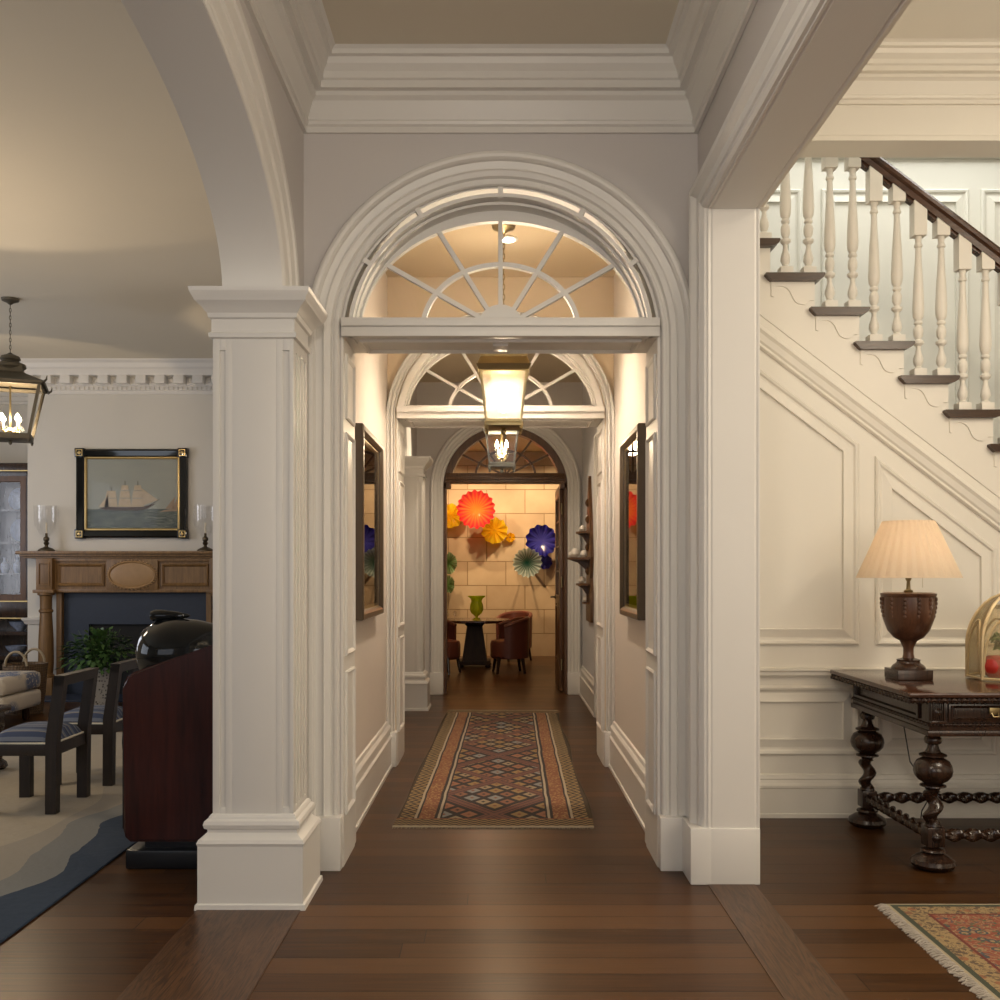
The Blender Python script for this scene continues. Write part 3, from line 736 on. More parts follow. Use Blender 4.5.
    for k in range(candles):
        a = 2 * PI * (k + .5) / candles; c = (hb * .55 * cos(a), hb * .55 * sin(a)); cc.append(c)
        tube(b, [(0, 0, .075), (c[0] * .6, c[1] * .6, .055), (c[0], c[1], .07), (c[0], c[1], .085)], .005, 6); lathe(b, [(.006, .08), (.016, .085), (.016, .09), (.008, .092)], (c[0], c[1], 0), 10)
    cl = o2('candle_cluster', b, M['brass'])
    for c in cc:
        b = B(); lathe(b, [(.0085, .088), (.0085, .145)], (c[0], c[1], 0), 10); o2('candle_sleeve', b, M['candle'], cl)
        b = B(); lathe(b, [(.004 * cs, .145), (.011 * cs, .158), (.011 * cs, .17), (.006 * cs, .19), (.0005, .205)], (c[0], c[1], 0), 10); o2('bulb', b, M['bulb'], cl)
    return t
def light(kind, loc, power, col=(1, .72, .42), size=.05, rot=None, **k):
    d = bpy.data.lights.new('light', kind); d.energy = power; d.color = col
    if kind in ('POINT', 'SPOT'): d.shadow_soft_size = size
    if kind == 'AREA': d.shape = 'RECTANGLE'; d.size, d.size_y = size
    for a, v in k.items(): setattr(d, a, v)
    o = bpy.data.objects.new('light', d); C.objects.link(o); o.location = loc
    if rot: o.rotation_euler = rot
    return o
frame_lantern((.018, 5.75, 2.145), .130, .098, .30, M['brass'], M['milky'], 'square brass lantern hanging nearest, in front of the second doorway', 3.3)
frame_lantern((.01, 7.85, 2.135), .125, .095, .28, M['pewter'], M['pane'], 'grey metal lantern hanging behind and below the brass one', 3.35)
LX, LY = -4.02, 8.2
frame_lantern((LX, LY, 2.40), .235, .15, .435, M['verd'], M['pane'], 'verdigris tapered lantern hanging in the left hand sitting room', 3.55, roof='tier', rz=.36, fr=.017, cs=1.8)

# ------------------------------------------------------------------ corridor pictures
def picture(sx, y0, y1, z0, z1, label):
    xw = sx * .765; xf = sx * .715; t = thing('framed_picture', label, 'picture', (xw, (y0 + y1) / 2, z0))
    N = (-sx, 0, 0); b = B(); d = .05
    panel(b, y0, y1, z0, z1, 'x', xw, N, [(0, 0), (0, d - .006), (.006, d), (.03, d), (.038, d - .006), (.05, d - .02), (.05, 0)])
    obj('frame', b, M['frame'], t)
    b = B(); panel(b, y0 + .05, y1 - .05, z0 + .05, z1 - .05, 'x', xw - sx * .0, N, [(0, 0), (0, .024), (.018, .02), (.018, 0)]); obj('slip', b, M['gold'], t)
    b = B(); xa = xw - sx * .010; box(b, min(xw - sx * .001, xa), max(xw - sx * .001, xa), y0 + .05, y1 - .05, z0 + .05, z1 - .05); obj('print', b, M['print'], t)
    b = B(); xa, xb = xw - sx * .020, xw - sx * .023; box(b, min(xa, xb), max(xa, xb), y0 + .055, y1 - .055, z0 + .055, z1 - .055); obj('glass', b, M['picglass'], t)
M['frame'] = plain('dark_frame', (.075, .052, .032), .28)
m = Mat('tan_print', .5); x_, y_, z_ = m.xyz(); n1 = m.noise(m.vec(0, y_ * 6, z_ * 3), 1.2, 5, .6, 1.5)
m.col(m.mix((n1 - .55) * 8, (.60, .47, .31), (.34, .25, .15))); M['print'] = m.m
picture(-1, 5.22, 6.13, 1.052, 2.083, 'tall dark framed picture on the left corridor wall')
picture(1, 5.22, 6.02, 1.052, 2.083, 'tall dark framed picture on the right corridor wall')

# ------------------------------------------------------------------ kilim runner
def kilim_mat():
    m = Mat('kilim_weave', .9); x, y, z = m.xyz()
    u = x + m.noise(m.vec(0, y * 1.2, 0), 2, 2) * .02 - .01; au = u.abs(); v = y
    dk, och, crm, rst = (.030, .026, .032), (.36, .25, .11), (.50, .44, .33), (.27, .105, .055)
    # field: small lozenges with stepped colours
    P = .135; Q = .19
    def loz(P, Q, ox=0., oy=0.):
        a = ((u + ox) / P).pp(.5) * 2; c = ((v + oy) / Q).pp(.5) * 2; return a + c
    L = loz(P, Q); L2 = loz(P, Q, P / 2, Q / 2)
    cell = m.white(m.vec(((u / P) + .5).floor(), ((v / Q) + .5).floor(), 1)); cell2 = m.white(m.vec((u / P).floor(), (v / Q).floor(), 5))
    c1 = m.mix(cell.gt(.5), och, (.27, .30, .30)); c1 = m.mix(cell.gt(.72), c1, (.36, .17, .10)); 
    c2 = m.mix(cell2.gt(.45), (.30, .14, .085), (.38, .31, .20))
    f = m.mix(L.lt(.72), dk, c1); f = m.mix(L2.lt(.66), f, c2); f = m.mix(L2.lt(.2), f, dk); f = m.mix(L.lt(.2), f, rst)
    # big X lattice
    G = ((u / .62).pp(.5) * 2 - ((v + .18) / .86).pp(.5) * 2).abs(); G = G.mn(((u / .62).pp(.5) * 2 + ((v + .18) / .86).pp(.5) * 2 - 1 + .0).abs() + 9)
    f = m.mix(G.lt(.15), f, (.20, .09, .07)); f = m.mix((G - .075).abs().lt(.015), f, (.05, .04, .045))
    e = (au * -1 + .515)       # distance from long edge
    zig = (((v / .09).pp(.5) * .10 + e * 1.) / .045).mod(1.)
    bo = m.mix(zig.gt(.5), dk, och)
    dots = m.voro(m.vec(u * 1.0, v * 1.0, 0), 60)[0].lt(.38)
    br = m.mix(dots, rst, (.46, .30, .13))
    c = m.mix(e.lt(.240), f, dk); c = m.mix(e.lt(.230), c, crm); c = m.mix(e.lt(.216), c, dk); c = m.mix(e.lt(.200), c, br)
    c = m.mix(e.lt(.118), c, dk); c = m.mix(e.lt(.108), c, crm); c = m.mix(e.lt(.094), c, bo); c = m.mix(e.lt(.016), c, (.05, .035, .02))
    ed = v.abs() * -1 + 2.16
    c = m.mix(ed.lt(.17), c, rst); c = m.mix(ed.lt(.155), c, m.mix((((u / .05).pp(.5) * .05 + ed) / .04).mod(1.).gt(.5), dk, och)); c = m.mix(ed.lt(.02), c, crm)
    w = m.noise(m.vec(u * 40, v * 300, 0), 1, 2); m.col(m.mix(w * .35, c, (.05, .03, .02))); m.bump(w, .002)
    return m.m
def warp_rug(quad, L2, W2, nu, nv, th, m, label, name, wav=.012, fringe=None):
    """quad: near-left, near-right, far-right, far-left"""
    cx = sum(q[0] for q in quad) / 4; cy = sum(q[1] for q in quad) / 4
    ang = math.atan2((quad[3][0] + quad[2][0] - quad[0][0] - quad[1][0]) / 2, (quad[3][1] + quad[2][1] - quad[0][1] - quad[1][1]) / 2)
    t = thing(name, label, 'rug', (cx, cy, 0)); t.rotation_euler = (0, 0, -ang)
    b = B(); g = {}
    for k, z in ((0, .0015), (1, th)):
        for i in range(nu + 1):
            for j in range(nv + 1):
                u, v = -1 + 2 * i / nu, -1 + 2 * j / nv
                zz = z + (.004 * (sin(v * 9 + i * .3) * .5 + .5) if k else 0)
                xo = wav * sin(v * 7 + .6) * (1 if u > 0 else .5) * abs(u)
                g[k, i, j] = b.verts.new((u * W2 + xo, v * L2, zz))
    for i in range(nu):
        for j in range(nv):
            b.faces.new((g[1, i, j], g[1, i + 1, j], g[1, i + 1, j + 1], g[1, i, j + 1]))
            b.faces.new((g[0, i, j], g[0, i, j + 1], g[0, i + 1, j + 1], g[0, i + 1, j]))
    for i in range(nu):
        for j in (0, nv): b.faces.new((g[0, i, j], g[0, i + 1, j], g[1, i + 1, j], g[1, i, j]))
    for j in range(nv):
        for i in (0, nu): b.faces.new((g[0, i, j], g[0, i, j + 1], g[1, i, j + 1], g[1, i, j]))
    for v in b.verts: v.co += V((cx, cy, 0))
    obj('pile', b, m, t, 60)
    return t
kil = warp_rug([(-.556, 5.10), (.482, 5.10), (.578, 9.42), (-.545, 9.42)], 2.16, .515, 8, 60, .006, kilim_mat(), 'long patterned kilim runner lying down the corridor floor', 'rug')
b = B()
for sy in (-1, 1):
    for i in range(70):
        x = -.51 + 1.02 * i / 69; y = sy * 2.16; tube(b, [(x, y - sy * .01, .004), (x + R.uniform(-.006, .006), y + sy * .03, .003)], .0022, 4)
for v in b.verts: v.co += kil.location
o = obj('fringe', b, plain('wool_fringe', (.42, .36, .26), .9), kil); o['kind'] = 'stuff'

# ------------------------------------------------------------------ stair hall
S0X, S0Z, RUN, RISE = 1.645, 2.711, .2377, .1816
YF = 5.333
ks = list(range(-2, 15))
pts = [(1.09, 0)]
top = []
zt = S0Z + 2 * RISE
top.append((1.09, zt - .04))
for k in ks:
    xr = S0X + RUN * k + .031 + RUN           # riser on the right hand end of tread k
    z = S0Z - RISE * k - .04
    if k == -2: pass
    top.append((xr - RUN if k > -2 else 1.09, z)) if k > -2 else None
    top.append((xr, z))
xe = top[-1][0]
pts = [(1.09, 0)] + [(xe, 0)] + list(reversed(top))
b = B(); prism(b, pts, 1, YF, 6.5); st('wall_understair', b, M['cream'])
b = B(); box(b, xe, 6.0, 6.4, 6.56, 0, 4.8); box(b, 1.05, 6.0, 6.52, 6.7, 0, 4.8); st('wall_stairwell', b, M['pale'])
st('wall_stair_side', box(B(), 5.9, 6.1, -1.9, 6.7, 0, 4.8), M['cream'])
st('wall_stair_left', box(B(), 1.0765, 1.14, 4.425, 6.7, 0, 4.8), M['cream'])
b = B(); box(b, 1.0765, 1.10, -1.9, 4.18, 2.83, 3.9); st('wall_right_upper', b, M['cream'])
# header over the front of the stair
st('wall_header', box(B(), 1.07, 5.95, 4.89, 5.076, 3.41, 4.8), M['cream'])
crown([(5.9, 4.89), (1.09, 4.89)], 3.82, [(u * 1.05, v * .75) for u, v in CROWN], M['cream'])
b = B(); sweep(b, [(5.9, 4.89, 3.41), (1.09, 4.89, 3.41)], (0, 0, 1), [(0, 0), (.012, 0), (.012, .02), (.004, .03), (0, .03)]); trim(b, M['cream'])
# panelling of understair wall
b = B(); N = (0, -1, 0); Y = YF
sl = RISE / RUN
FP = [(0, 0), (0, .010), (.010, .018), (.022, .015), (.030, .006), (.040, .004), (.085, .016), (.088, 0)]
def ztopline(x): return 1.3 + (573 - 443.7) / 187.5 - sl * (x - 1.91)
for i in range(-0, 4):
    x0, x1 = 1.264 + .733 * i, 1.91 + .733 * i
    x0 = max(x0, 1.15); zt0, zt1 = ztopline(x0), ztopline(x1)
    if zt1 > 1.0: polypanel(b, [(x0, Y, .916), (x1, Y, .916), (x1, Y, zt1), (x0, Y, zt0)], N, FP)
    elif zt0 > 1.05: polypanel(b, [(x0, Y, .916), (x0 + (zt0 - .916) / sl, Y, .916), (x0, Y, zt0)], N, FP)
    zz = min(.70, zt1)
    if i < 4: panel(b, x0, x1, .33, .70, 'y', Y, N, FP) if zt1 > .7 else None
# sloping moulding
def zl(x): return 1.3 + (573 - 380) / 187.5 - sl * (x - (801 - 500.5) / 187.5)
P = [(1.15, Y, zl(1.15)), (4.6, Y, zl(4.6))]
sweep(b, P, N, [(0, 0), (0, .012), (-.008, .02), (-.02, .016), (-.03, .024), (-.06, .03), (-.075, .040), (-.09, .036), (-.10, .01), (-.10, 0)] if V(N).cross((V(P[1]) - V(P[0])).normalized()).z < 0 else [(0, 0), (0, .012), (.008, .02), (.02, .016), (.03, .024), (.06, .03), (.075, .040), (.09, .036), (.10, .01), (.10, 0)])
sgn = -1 if V(N).cross((V(P[1]) - V(P[0])).normalized()).z < 0 else 1
sweep(b, [(1.15, Y, zl(1.15) + .18), (4.6, Y, zl(4.6) + .18)], N, [(0, 0), (0, .006), (sgn * .014, .006), (sgn * .014, 0)])
# chair rail and base
sweep(b, [(1.14, Y, .745), (4.2, Y, .745)], N, [(0, 0), (0, .012), (sgn * .014, .022), (sgn * .03, .02), (sgn * .036, .034), (sgn * .048, .034), (sgn * .052, 0)])
trim(b, M['cream'])
b = B(); P = [(1.14, YF, 0), (4.9, YF, 0)]; P.reverse(); sweep(b, P, (0, 0, 1), [(0, 0), (.03, 0), (.03, .02), (.024, .025), (.024, .155), (.03, .16), (.03, .172), (.018, .185), (.014, .2), (.018, .206), (.012, .225), (0, .23)]); st('baseboard_stair', b, M['cream'])
# stairwell back wall panelling
b = B(); Y = 6.52
for x0, x1 in ((1.2, 1.96), (2.09, 3.05), (3.13, 4.09), (4.17, 5.1)):
    panel(b, x0, x1, 2.9 - max(0, (x0 - 1.2)) * .7 + .0, 3.80, 'y', Y, N, FP)
for z in (4.0,): sweep(b, [(1.14, Y, z), (5.9, Y, z)], N, [(0, 0), (0, .03), (sgn * .02, .05), (sgn * .06, .06), (sgn * .10, .10), (sgn * .12, .10), (sgn * .12, 0)])
trim(b, M['pale'])
stc = thing('staircase', 'white staircase with dark wooden treads descending to the right', 'staircase', (1.2, YF, 0))
TP = [(0, 0), (.002, .002)]
for k in ks:
    x0 = S0X + RUN * k; z1 = S0Z - RISE * k
    b = B(); prism(b, [(x0, z1), (x0 - .002, z1 - .010), (x0 + .008, z1 - .022), (x0 + .022, z1 - .036), (x0 + .03, z1 - .042), (x0 + .262, z1 - .042), (x0 + .285, z1 - .036), (x0 + .305, z1 - .024), (x0 + .314, z1 - .010), (x0 + .312, z1)] if k > -2 else [(1.145, z1), (1.145, z1 - .042), (x0 + .262, z1 - .042), (x0 + .285, z1 - .036), (x0 + .305, z1 - .024), (x0 + .314, z1 - .010), (x0 + .312, z1)], 1, YF - .038, 6.50)
    obj('tread', b, M['tread'], stc)
    # scroll bracket
    if k > -2:
        zb = z1 - .042; q = [(.035, 0), (.035, -.075), (.048, -.078), (.052, -.03), (.075, -.022), (.10, -.024)]
        q += [(.118, -.032), (.134, -.048), (.148, -.078), (.162, -.104), (.185, -.118), (.21, -.120), (.228, -.112), (.24, -.098), (.262, -.098), (.262, 0)]
        b = B(); prism(b, [(x0 + u, zb + v) for u, v in q], 1, YF - .007, YF + .002); obj('bracket', b, M['cream'], stc)
BAL = [(.020, .043), (.026, .048), (.016, .058), (.022, .068), (.029, .085), (.027, .105), (.017, .135), (.013, .155), (.015, .168), (.030, .182), (.031, .195), (.017, .203), (.017, .210), (.025, .222), (.028, .25), (.024, .268), (.016, .280), (.025, .290), (.025, .298), (.019, .306), (.029, .325), (.033, .36), (.031, .42), (.026, .52), (.019, .62), (.016, .695), (.023, .702), (.023, .714), (.017, .722), (.018, .735), (.020, .757)]
for k in ks:
    for q, (dx, hb) in enumerate(((.122, .163), (.245, .071))):
        if k == -2 and q == 0: continue
        x = S0X + RUN * k + dx; z = S0Z - RISE * k; y = YF + .035
        b = B(); box(b, x - .034, x + .034, y - .034, y + .034, z, z + .045, .003)
        lathe(b, [(r * .92, h) for r, h in BAL], (x, y, z), 16)
        zt = z + .757 + hb; z0 = z + .757
        vv = [b.verts.new((x + sx * .034, y + sy * .034, zz)) for sx, sy, zz in ((-1, -1, z0), (1, -1, z0), (1, 1, z0), (-1, 1, z0), (-1, -1, zt + .034 * sl), (1, -1, zt - .034 * sl), (1, 1, zt - .034 * sl), (-1, 1, zt + .034 * sl))]
        for f in ((0, 3, 2, 1), (4, 5, 6, 7), (0, 1, 5, 4), (1, 2, 6, 5), (2, 3, 7, 6), (3, 0, 4, 7)): b.faces.new([vv[i] for i in f])
        obj('baluster', b, M['cream'], stc)
def zr(x): return S0Z + .937 - sl * (x - S0X - .10)
y = YF + .035; xa, xb = 1.15, 5.2
b = B(); P = [(xa, y, zr(xa)), (xb, y, zr(xb))]
sweep(b, P, (0, -1, 0), [(sgn * u, v) for u, v in ((-.002, -.034), (-.002, .034), (.028, .034), (.034, .026), (.045, .038), (.06, .040), (.075, .030), (.083, .0), (.075, -.030), (.06, -.04), (.045, -.038), (.034, -.026), (.028, -.034))])
obj('handrail', b, M['rail'], stc)
for k in ks[1:]:
    for dx in (.122, .245):
        x0 = S0X + RUN * k + dx + .036; x1 = x0 + (.05 if dx < .2 else .042)
        b = B(); prism(b, [(x0, zr(x0) + .004), (x1, zr(x1) + .004), (x1, zr(x1) - .018), (x0 + .01, zr(x0) - .026), (x0, zr(x0) - .03)], 1, y - .022, y + .022); obj('fillet', b, M['rail'], stc)

# ------------------------------------------------------------------ carved table
TX0, TX1, TY0, TY1, TZ = 1.74, 3.30, 4.255, 5.285, .79
t = thing('side_table', 'dark carved table with twisted legs against the panelled stair wall', 'table', ((TX0 + TX1) / 2, (TY0 + TY1) / 2, 0))
b = B(); box(b, TX0, TX1, TY0, TY1, TZ - .022, TZ, .006); obj('tabletop', b, M['mahogtop'], t)
b = B()
def rope(b, p, q, r, n, lobes=2): twist(b, p, q, r, n, 8, n * 5, lobes, .3)
e = .012
for p, q, n in (((TX0 + e, TY0 + e, TZ - .034), (TX1 - e, TY0 + e, TZ - .034), 36), ((TX0 + e, TY0 + e, TZ - .034), (TX0 + e, TY1 - e, TZ - .034), 24)): rope(b, p, q, .017, n)
ax0, ax1, ay0, ay1 = TX0 + .107, TX1 - .107, TY0 + .055, TY1 - .04
for p, q, n in (((ax0, ay0, .645), (ax1, ay0, .645), 40), ((ax0, ay0, .645), (ax0, ay1, .645), 26)): rope(b, p, q, .010, n)
for p, q, n in (((ax0, ay0, .607), (ax1, ay0, .607), 40),): rope(b, p, q, .010, n)
obj('rope_moulding', b, M['mahog'], t)
b = B(); box(b, ax0, ax1, ay0, ay1, .60, TZ - .02, .004)
box(b, ax0 - .008, ax1 + .008, ay0 - .008, ay1 + .008, .596, .62, .004); box(b, ax0 - .012, ax1 + .012, ay0 - .012, ay1, .745, TZ - .02, .006)
panel(b, ay0 + .09, ay1 - .05, .66, .735, 'x', ax0, (-1, 0, 0), [(0, 0), (0, .012), (.012, .014), (.018, 0)])
for sx in (ax0 + .035, ax1 - .035):
    for k in range(7): box(b, sx - .03 + k * .009, sx - .025 + k * .009, ay0 - .012, ay0, .655, .74, .001)
    lathe(b, [(.0, -.018), (.012, -.016), (.024, -.006), (.024, 0)], (sx, ay0, .70), 12, 'y')
    box(b, sx - .034, sx + .034, ay0 - .02, ay0, .652, .665, .003)
obj('apron', b, M['mahog'], t)
for i in range(2):
    x0 = ax0 + .08 + i * .60; x1 = x0 + .56
    b = B(); box(b, x0, x1, ay0 - .010, ay0 + .01, .660, .738, .004); panel(b, x0 + .01, x1 - .01, .668, .73, 'y', ay0 - .010, (0, -1, 0), [(0, 0), (0, .006), (.006, .009), (.012, 0)])
    d = obj('drawer', b, M['mahog'], t)
    b = B(); xm = (x0 + x1) / 2 if i else 2.12; box(b, xm - .022, xm + .022, ay0 - .021, ay0 - .009, .692, .722, .003); tube(b, [(xm - .014, ay0 - .022, .70), (xm - .012, ay0 - .034, .684), (xm + .012, ay0 - .034, .684), (xm + .014, ay0 - .022, .70)], .004, 6); obj('pull', b, M['brass'], d)
LEG1 = [(.036, .60), (.030, .592), (.024, .588), (.034, .578), (.038, .565), (.034, .552), (.022, .545), (.026, .528), (.034, .512), (.058, .502), (.058, .496), (.036, .492), (.045, .488), (.068, .474), (.080, .452), (.083, .432), (.078, .410), (.062, .390), (.042, .378), (.036, .374), (.055, .368), (.056, .362), (.034, .356), (.026, .345), (.030, .338)]
LEG2 = [(.034, .198), (.036, .188), (.028, .182)]
FOOT = [(.03, .10), (.026, .094), (.05, .086), (.054, .078), (.04, .072), (.066, .058), (.090, .042), (.096, .026), (.088, .012), (.07, .001), (0, 0)]
legs = [(TX0 + .165, 4.405), (TX0 + .145, 5.139), (TX1 - .165, 4.405), (TX1 - .165, 5.139)]
for lx, ly in legs:
    b = B(); lathe(b, LEG1, (lx, ly, 0), 24); twist(b, (lx, ly, .342), (lx, ly, .196), .036, 1.5, 16, 40, 1, .14); lathe(b, LEG2, (lx, ly, 0), 20)
    box(b, lx - .038, lx + .038, ly - .038, ly + .038, .10, .186, .005); lathe(b, FOOT, (lx, ly, 0), 24)
    lathe(b, [(.002, -.054), (.014, -.05), (.022, -.04), (.022, -.036)], (lx, ly, .143), 12, 'y')
    obj('leg', b, M['mahog'], t)
for (p, q, n) in ((legs[0], legs[2], 14), (legs[1], legs[3], 14), (legs[0], legs[1], 9), (legs[2], legs[3], 9)):
    b = B(); twist(b, (*p, .145), (*q, .145), .030, n * .55, 14, n * 9, 2, .26); obj('stretcher', b, M['mahog'], t)

# urn lamp
lx, ly = 1.962, 4.81
t = thing('table_lamp', 'urn shaped wooden lamp with pleated cream shade on the carved table', 'lamp', (lx, ly, TZ))
M['urn'] = wood('urn_walnut', (.12, .05, .024), (.045, .018, .010), .3)
M['urnbase'] = wood('dark_lamp_base', (.05, .022, .012), (.02, .010, .006), .25)
b = B(); box(b, lx - .084, lx + .084, ly - .084, ly + .084, TZ + .001, TZ + .05, .003)
lathe(b, [(.078, .05), (.078, .058), (.07, .068), (.055, .078), (.052, .088), (.055, .094), (.03, .102)], (lx, ly, TZ), 28); obj('base', b, M['urnbase'], t)
b = B(); lathe(b, [(.028, .10), (.024, .12), (.024, .15), (.035, .175), (.04, .185), (.068, .20), (.096, .235), (.116, .29), (.123, .34), (.122, .395), (.126, .40), (.128, .412), (.112, .416)], (lx, ly, TZ), 36)
for k in range(12):
    a = 2 * PI * k / 12
    for j in range(5): lathe(b, [(0, -.012), (.008, -.008), (.010, 0), (.008, .008), (0, .012)], (lx + cos(a) * (.122 - j * j * .0006), ly + sin(a) * (.122 - j * j * .0006), TZ + .385 - j * .02), 6)
obj('urn', b, M['urn'], t)
b = B(); lathe(b, [(.02, .416), (.022, .425), (.010, .432), (.008, .47), (.014, .48), (.014, .54), (.006, .55)], (lx, ly, TZ), 14); tube(b, [(lx + .06, ly - .02, TZ + .50), (lx + .06, ly - .02, TZ + .44)], .001, 4)
tube(b, [(lx - .02, ly, TZ + .5), (lx - .05, ly, TZ + .6), (lx - .03, ly, TZ + .74), (lx, ly, TZ + .76), (lx + .03, ly, TZ + .74), (lx + .05, ly, TZ + .6), (lx + .02, ly, TZ + .5)], .0018, 5); obj('socket', b, M['brass'], t)
b = B(); lathe(b, [(.014, .54), (.028, .58), (.028, .61), (.012, .635)], (lx, ly, TZ), 14); obj('bulb', b, emit('lamp_bulb', (1, .75, .45), 8), t)
def shade_mat():
    m = bpy.data.materials.new('pleated_silk'); m.use_nodes = True; nt = m.node_tree; nt.nodes.clear()
    o = nt.nodes.new('ShaderNodeOutputMaterial'); d = nt.nodes.new('ShaderNodeBsdfDiffuse'); d.inputs[0].default_value = (.82, .74, .60, 1); tr = nt.nodes.new('ShaderNodeBsdfTranslucent'); tr.inputs[0].default_value = (.84, .66, .48, 1)
    a = nt.nodes.new('ShaderNodeMixShader'); a.inputs[0].default_value = .5; nt.links.new(d.outputs[0], a.inputs[1]); nt.links.new(tr.outputs[0], a.inputs[2]); nt.links.new(a.outputs[0], o.inputs[0]); return m
b = B(); S = 30 * 6; rings = []
for f in (0, .03, .5, .97, 1):
    r0 = .240 + (.120 - .240) * f; z = TZ + .487 + .272 * f
    row = []
    for i in range(S):
        ph = (i % 6) / 6; d = (ph if ph < .5 else 1 - ph) * .010 * (1.2 if .02 < f < .99 else .3); a = 2 * PI * i / S
        row.append(b.verts.new((lx + (r0 - d) * cos(a), ly + (r0 - d) * sin(a), z)))
    rings.append(row)
for p, q in zip(rings, rings[1:]):
    for i in range(S): b.faces.new((p[i], p[(i + 1) % S], q[(i + 1) % S], q[i]))
o = obj('lamp_shade', b, shade_mat(), t, 12)
b = B()
tube(b, [(lx, ly + .08, TZ + .02), (2.05, 5.2, TZ + .006), (2.10, 5.295, .78), (2.12, 5.30, .60), (2.135, 5.27, .44), (2.15, 5.25, .31), (2.20, 5.23, .23), (2.24, 5.22, .13), (2.20, 5.22, .06), (2.22, 5.28, .006)], .0035, 6); tag(obj('power_cord', b, M['black']), 'thin black lamp cord trailing down behind the carved table', 'cord')

# gothic glass terrarium with an apple red ball
def terrarium(cx, cy, cz):
    t = thing('glass_terrarium', 'gothic arched glass case holding a red ball and flowers on the carved table', 'ornament', (cx, cy, cz))
    am = glass('amber_pane', (.80, .68, .44), .30, .05, (.98, .93, .80)); fr = plain('pale_gilt_frame', (.62, .48, .27), .4, .2)
    R0, h, n = .205, .41, 8
    zs = [h * i / 16 for i in range(17)]
    def rad(z): return R0 if z < .17 else max(.004, R0 * math.sqrt(max(0, 1 - ((z - .17) / (h - .165)) ** 1.8)))
    def pt(k, z, f=1.): a = 2 * PI * (k + .5) / n; return V((cx + rad(z) * f * cos(a), cy + rad(z) * f * sin(a), cz + z))
    for k in range(n):
        b = B(); vs = [(b.verts.new(pt(k, z)), b.verts.new(pt(k + 1, z))) for z in zs]
        for (p0, p1), (q0, q1) in zip(vs, vs[1:]): b.faces.new((p0, p1, q1, q0))
        obj('pane', b, am, t, 60)
    for k in range(n):
        b = B(); tube(b, [pt(k, z) for z in zs], .008, 6); tube(b, [pt(k, .006), pt(k + 1, .006)], .007, 6)
        # a pointed arch springing across each face
        for q, w in ((k, 1), (k + 1, -1)):
            P = []
            for i in range(11):
                u = i / 10; z = .02 + .26 * math.sin(u * PI / 2); m_ = 1 - cos(u * PI / 2); P.append(pt(k, z, 1.01).lerp(pt(k + 1, z, 1.01), (.04 + .46 * m_) if w > 0 else (.96 - .46 * m_)))
            tube(b, P, .006, 5)
        obj('rib', b, fr, t)
    b = B(); lathe(b, [(.012, h - .01), (.02, h), (.012, h + .012), (.016, h + .02), (.004, h + .035)], (cx, cy, cz), 12); obj('finial', b, fr, t)
    return t
tcx, tcy = 2.465, 4.80
terrarium(tcx, tcy, TZ + .004)
b = B(); lathe(b, [(0, 0), (.03, .004), (.056, .03), (.062, .06), (.054, .092), (.03, .108), (0, .104)], (tcx - .125, tcy - .07, TZ + .012), 20); tag(obj('red_ball', b, plain('red_glaze', (.45, .03, .02), .25)), 'glossy red ball inside the arched glass case', 'ornament')
b = B(); rr = random.Random(3)
for i in range(60):
    c = V((tcx - .09 + rr.gauss(0, .02), tcy - .04 + rr.gauss(0, .02), TZ + .185 + rr.uniform(-.035, .035))); d = V((rr.gauss(0, 1), rr.gauss(0, 1), rr.gauss(0, 1))).normalized() * .02; s = d.orthogonal() * .4
    b.faces.new([b.verts.new(c - d), b.verts.new(c + s), b.verts.new(c + d), b.verts.new(c - s)])
o = tag(obj('silk_flower_leaves', b, plain('green_leaf', (.06, .16, .04), .5)), 'green leaves above the red ball in the glass case', 'leaves', stuff=True)
b = B()
for i in range(5):
    c = V((tcx + .03 * (i % 3) - .0, tcy - .03 * (i // 2), TZ + .20 + .022 * i)); c -= V((.03, .0, .0)); lathe(b, [(0, -.012), (.022, -.01), (.032, .004), (.02, .016), (0, .02)], c, 10, rf=lambda a, z: 1 + .25 * cos(5 * a))
tag(obj('silk_flowers', b, plain('pale_petals', (.75, .72, .80), .6)), 'pale lilac flowers at the top of the glass case', 'flowers', stuff=True)

# oriental rug
def orient_mat():
    m = Mat('oriental_pile', .9); x, y, z = m.xyz(); L, Wd = .9, 1.2
    e = (x.abs() * -1 + Wd).mn(y.abs() * -1 + L)
    d1, c1 = m.voro(m.vec(x, y, 0), 16); d2, c2 = m.voro(m.vec(x + 7, y, 0), 38); n = m.noise(m.vec(x, y, 0), 12, 3, .6, 2.5)
    f = m.mix(((n - .52).abs()).lt(.03), (.30, .075, .040), (.38, .25, .13)); f = m.mix(d1.lt(.36), f, (.06, .075, .085)); f = m.mix(d1.lt(.24), f, (.38, .26, .13)); f = m.mix(d1.lt(.13), f, (.26, .05, .03)); f = m.mix(d2.lt(.27), f, (.10, .12, .06)); f = m.mix((n.gt(.62)), f, (.09, .10, .11))
    br = m.mix(d2.lt(.36), (.38, .26, .12), (.13, .085, .05)); br = m.mix(d1.lt(.26), br, (.33, .13, .055)); br = m.mix(((n - .5).abs()).lt(.018), br, (.12, .08, .05))
    c = m.mix(e.lt(.128), f, (.16, .025, .018)); c = m.mix(e.lt(.116), c, br); c = m.mix(e.lt(.036), c, (.05, .065, .04)); c = m.mix(e.lt(.014), c, (.42, .35, .23))
    w = m.noise(m.vec(x * 200, y * 200, 0), 1, 2); m.col(m.mix(w * .3, c, (.08, .05, .03))); m.bump(w, .002); return m.m
org = thing('rug', 'red oriental rug with pale border and fringe at the lower right corner', 'rug', (2.70, 3.005, 0))
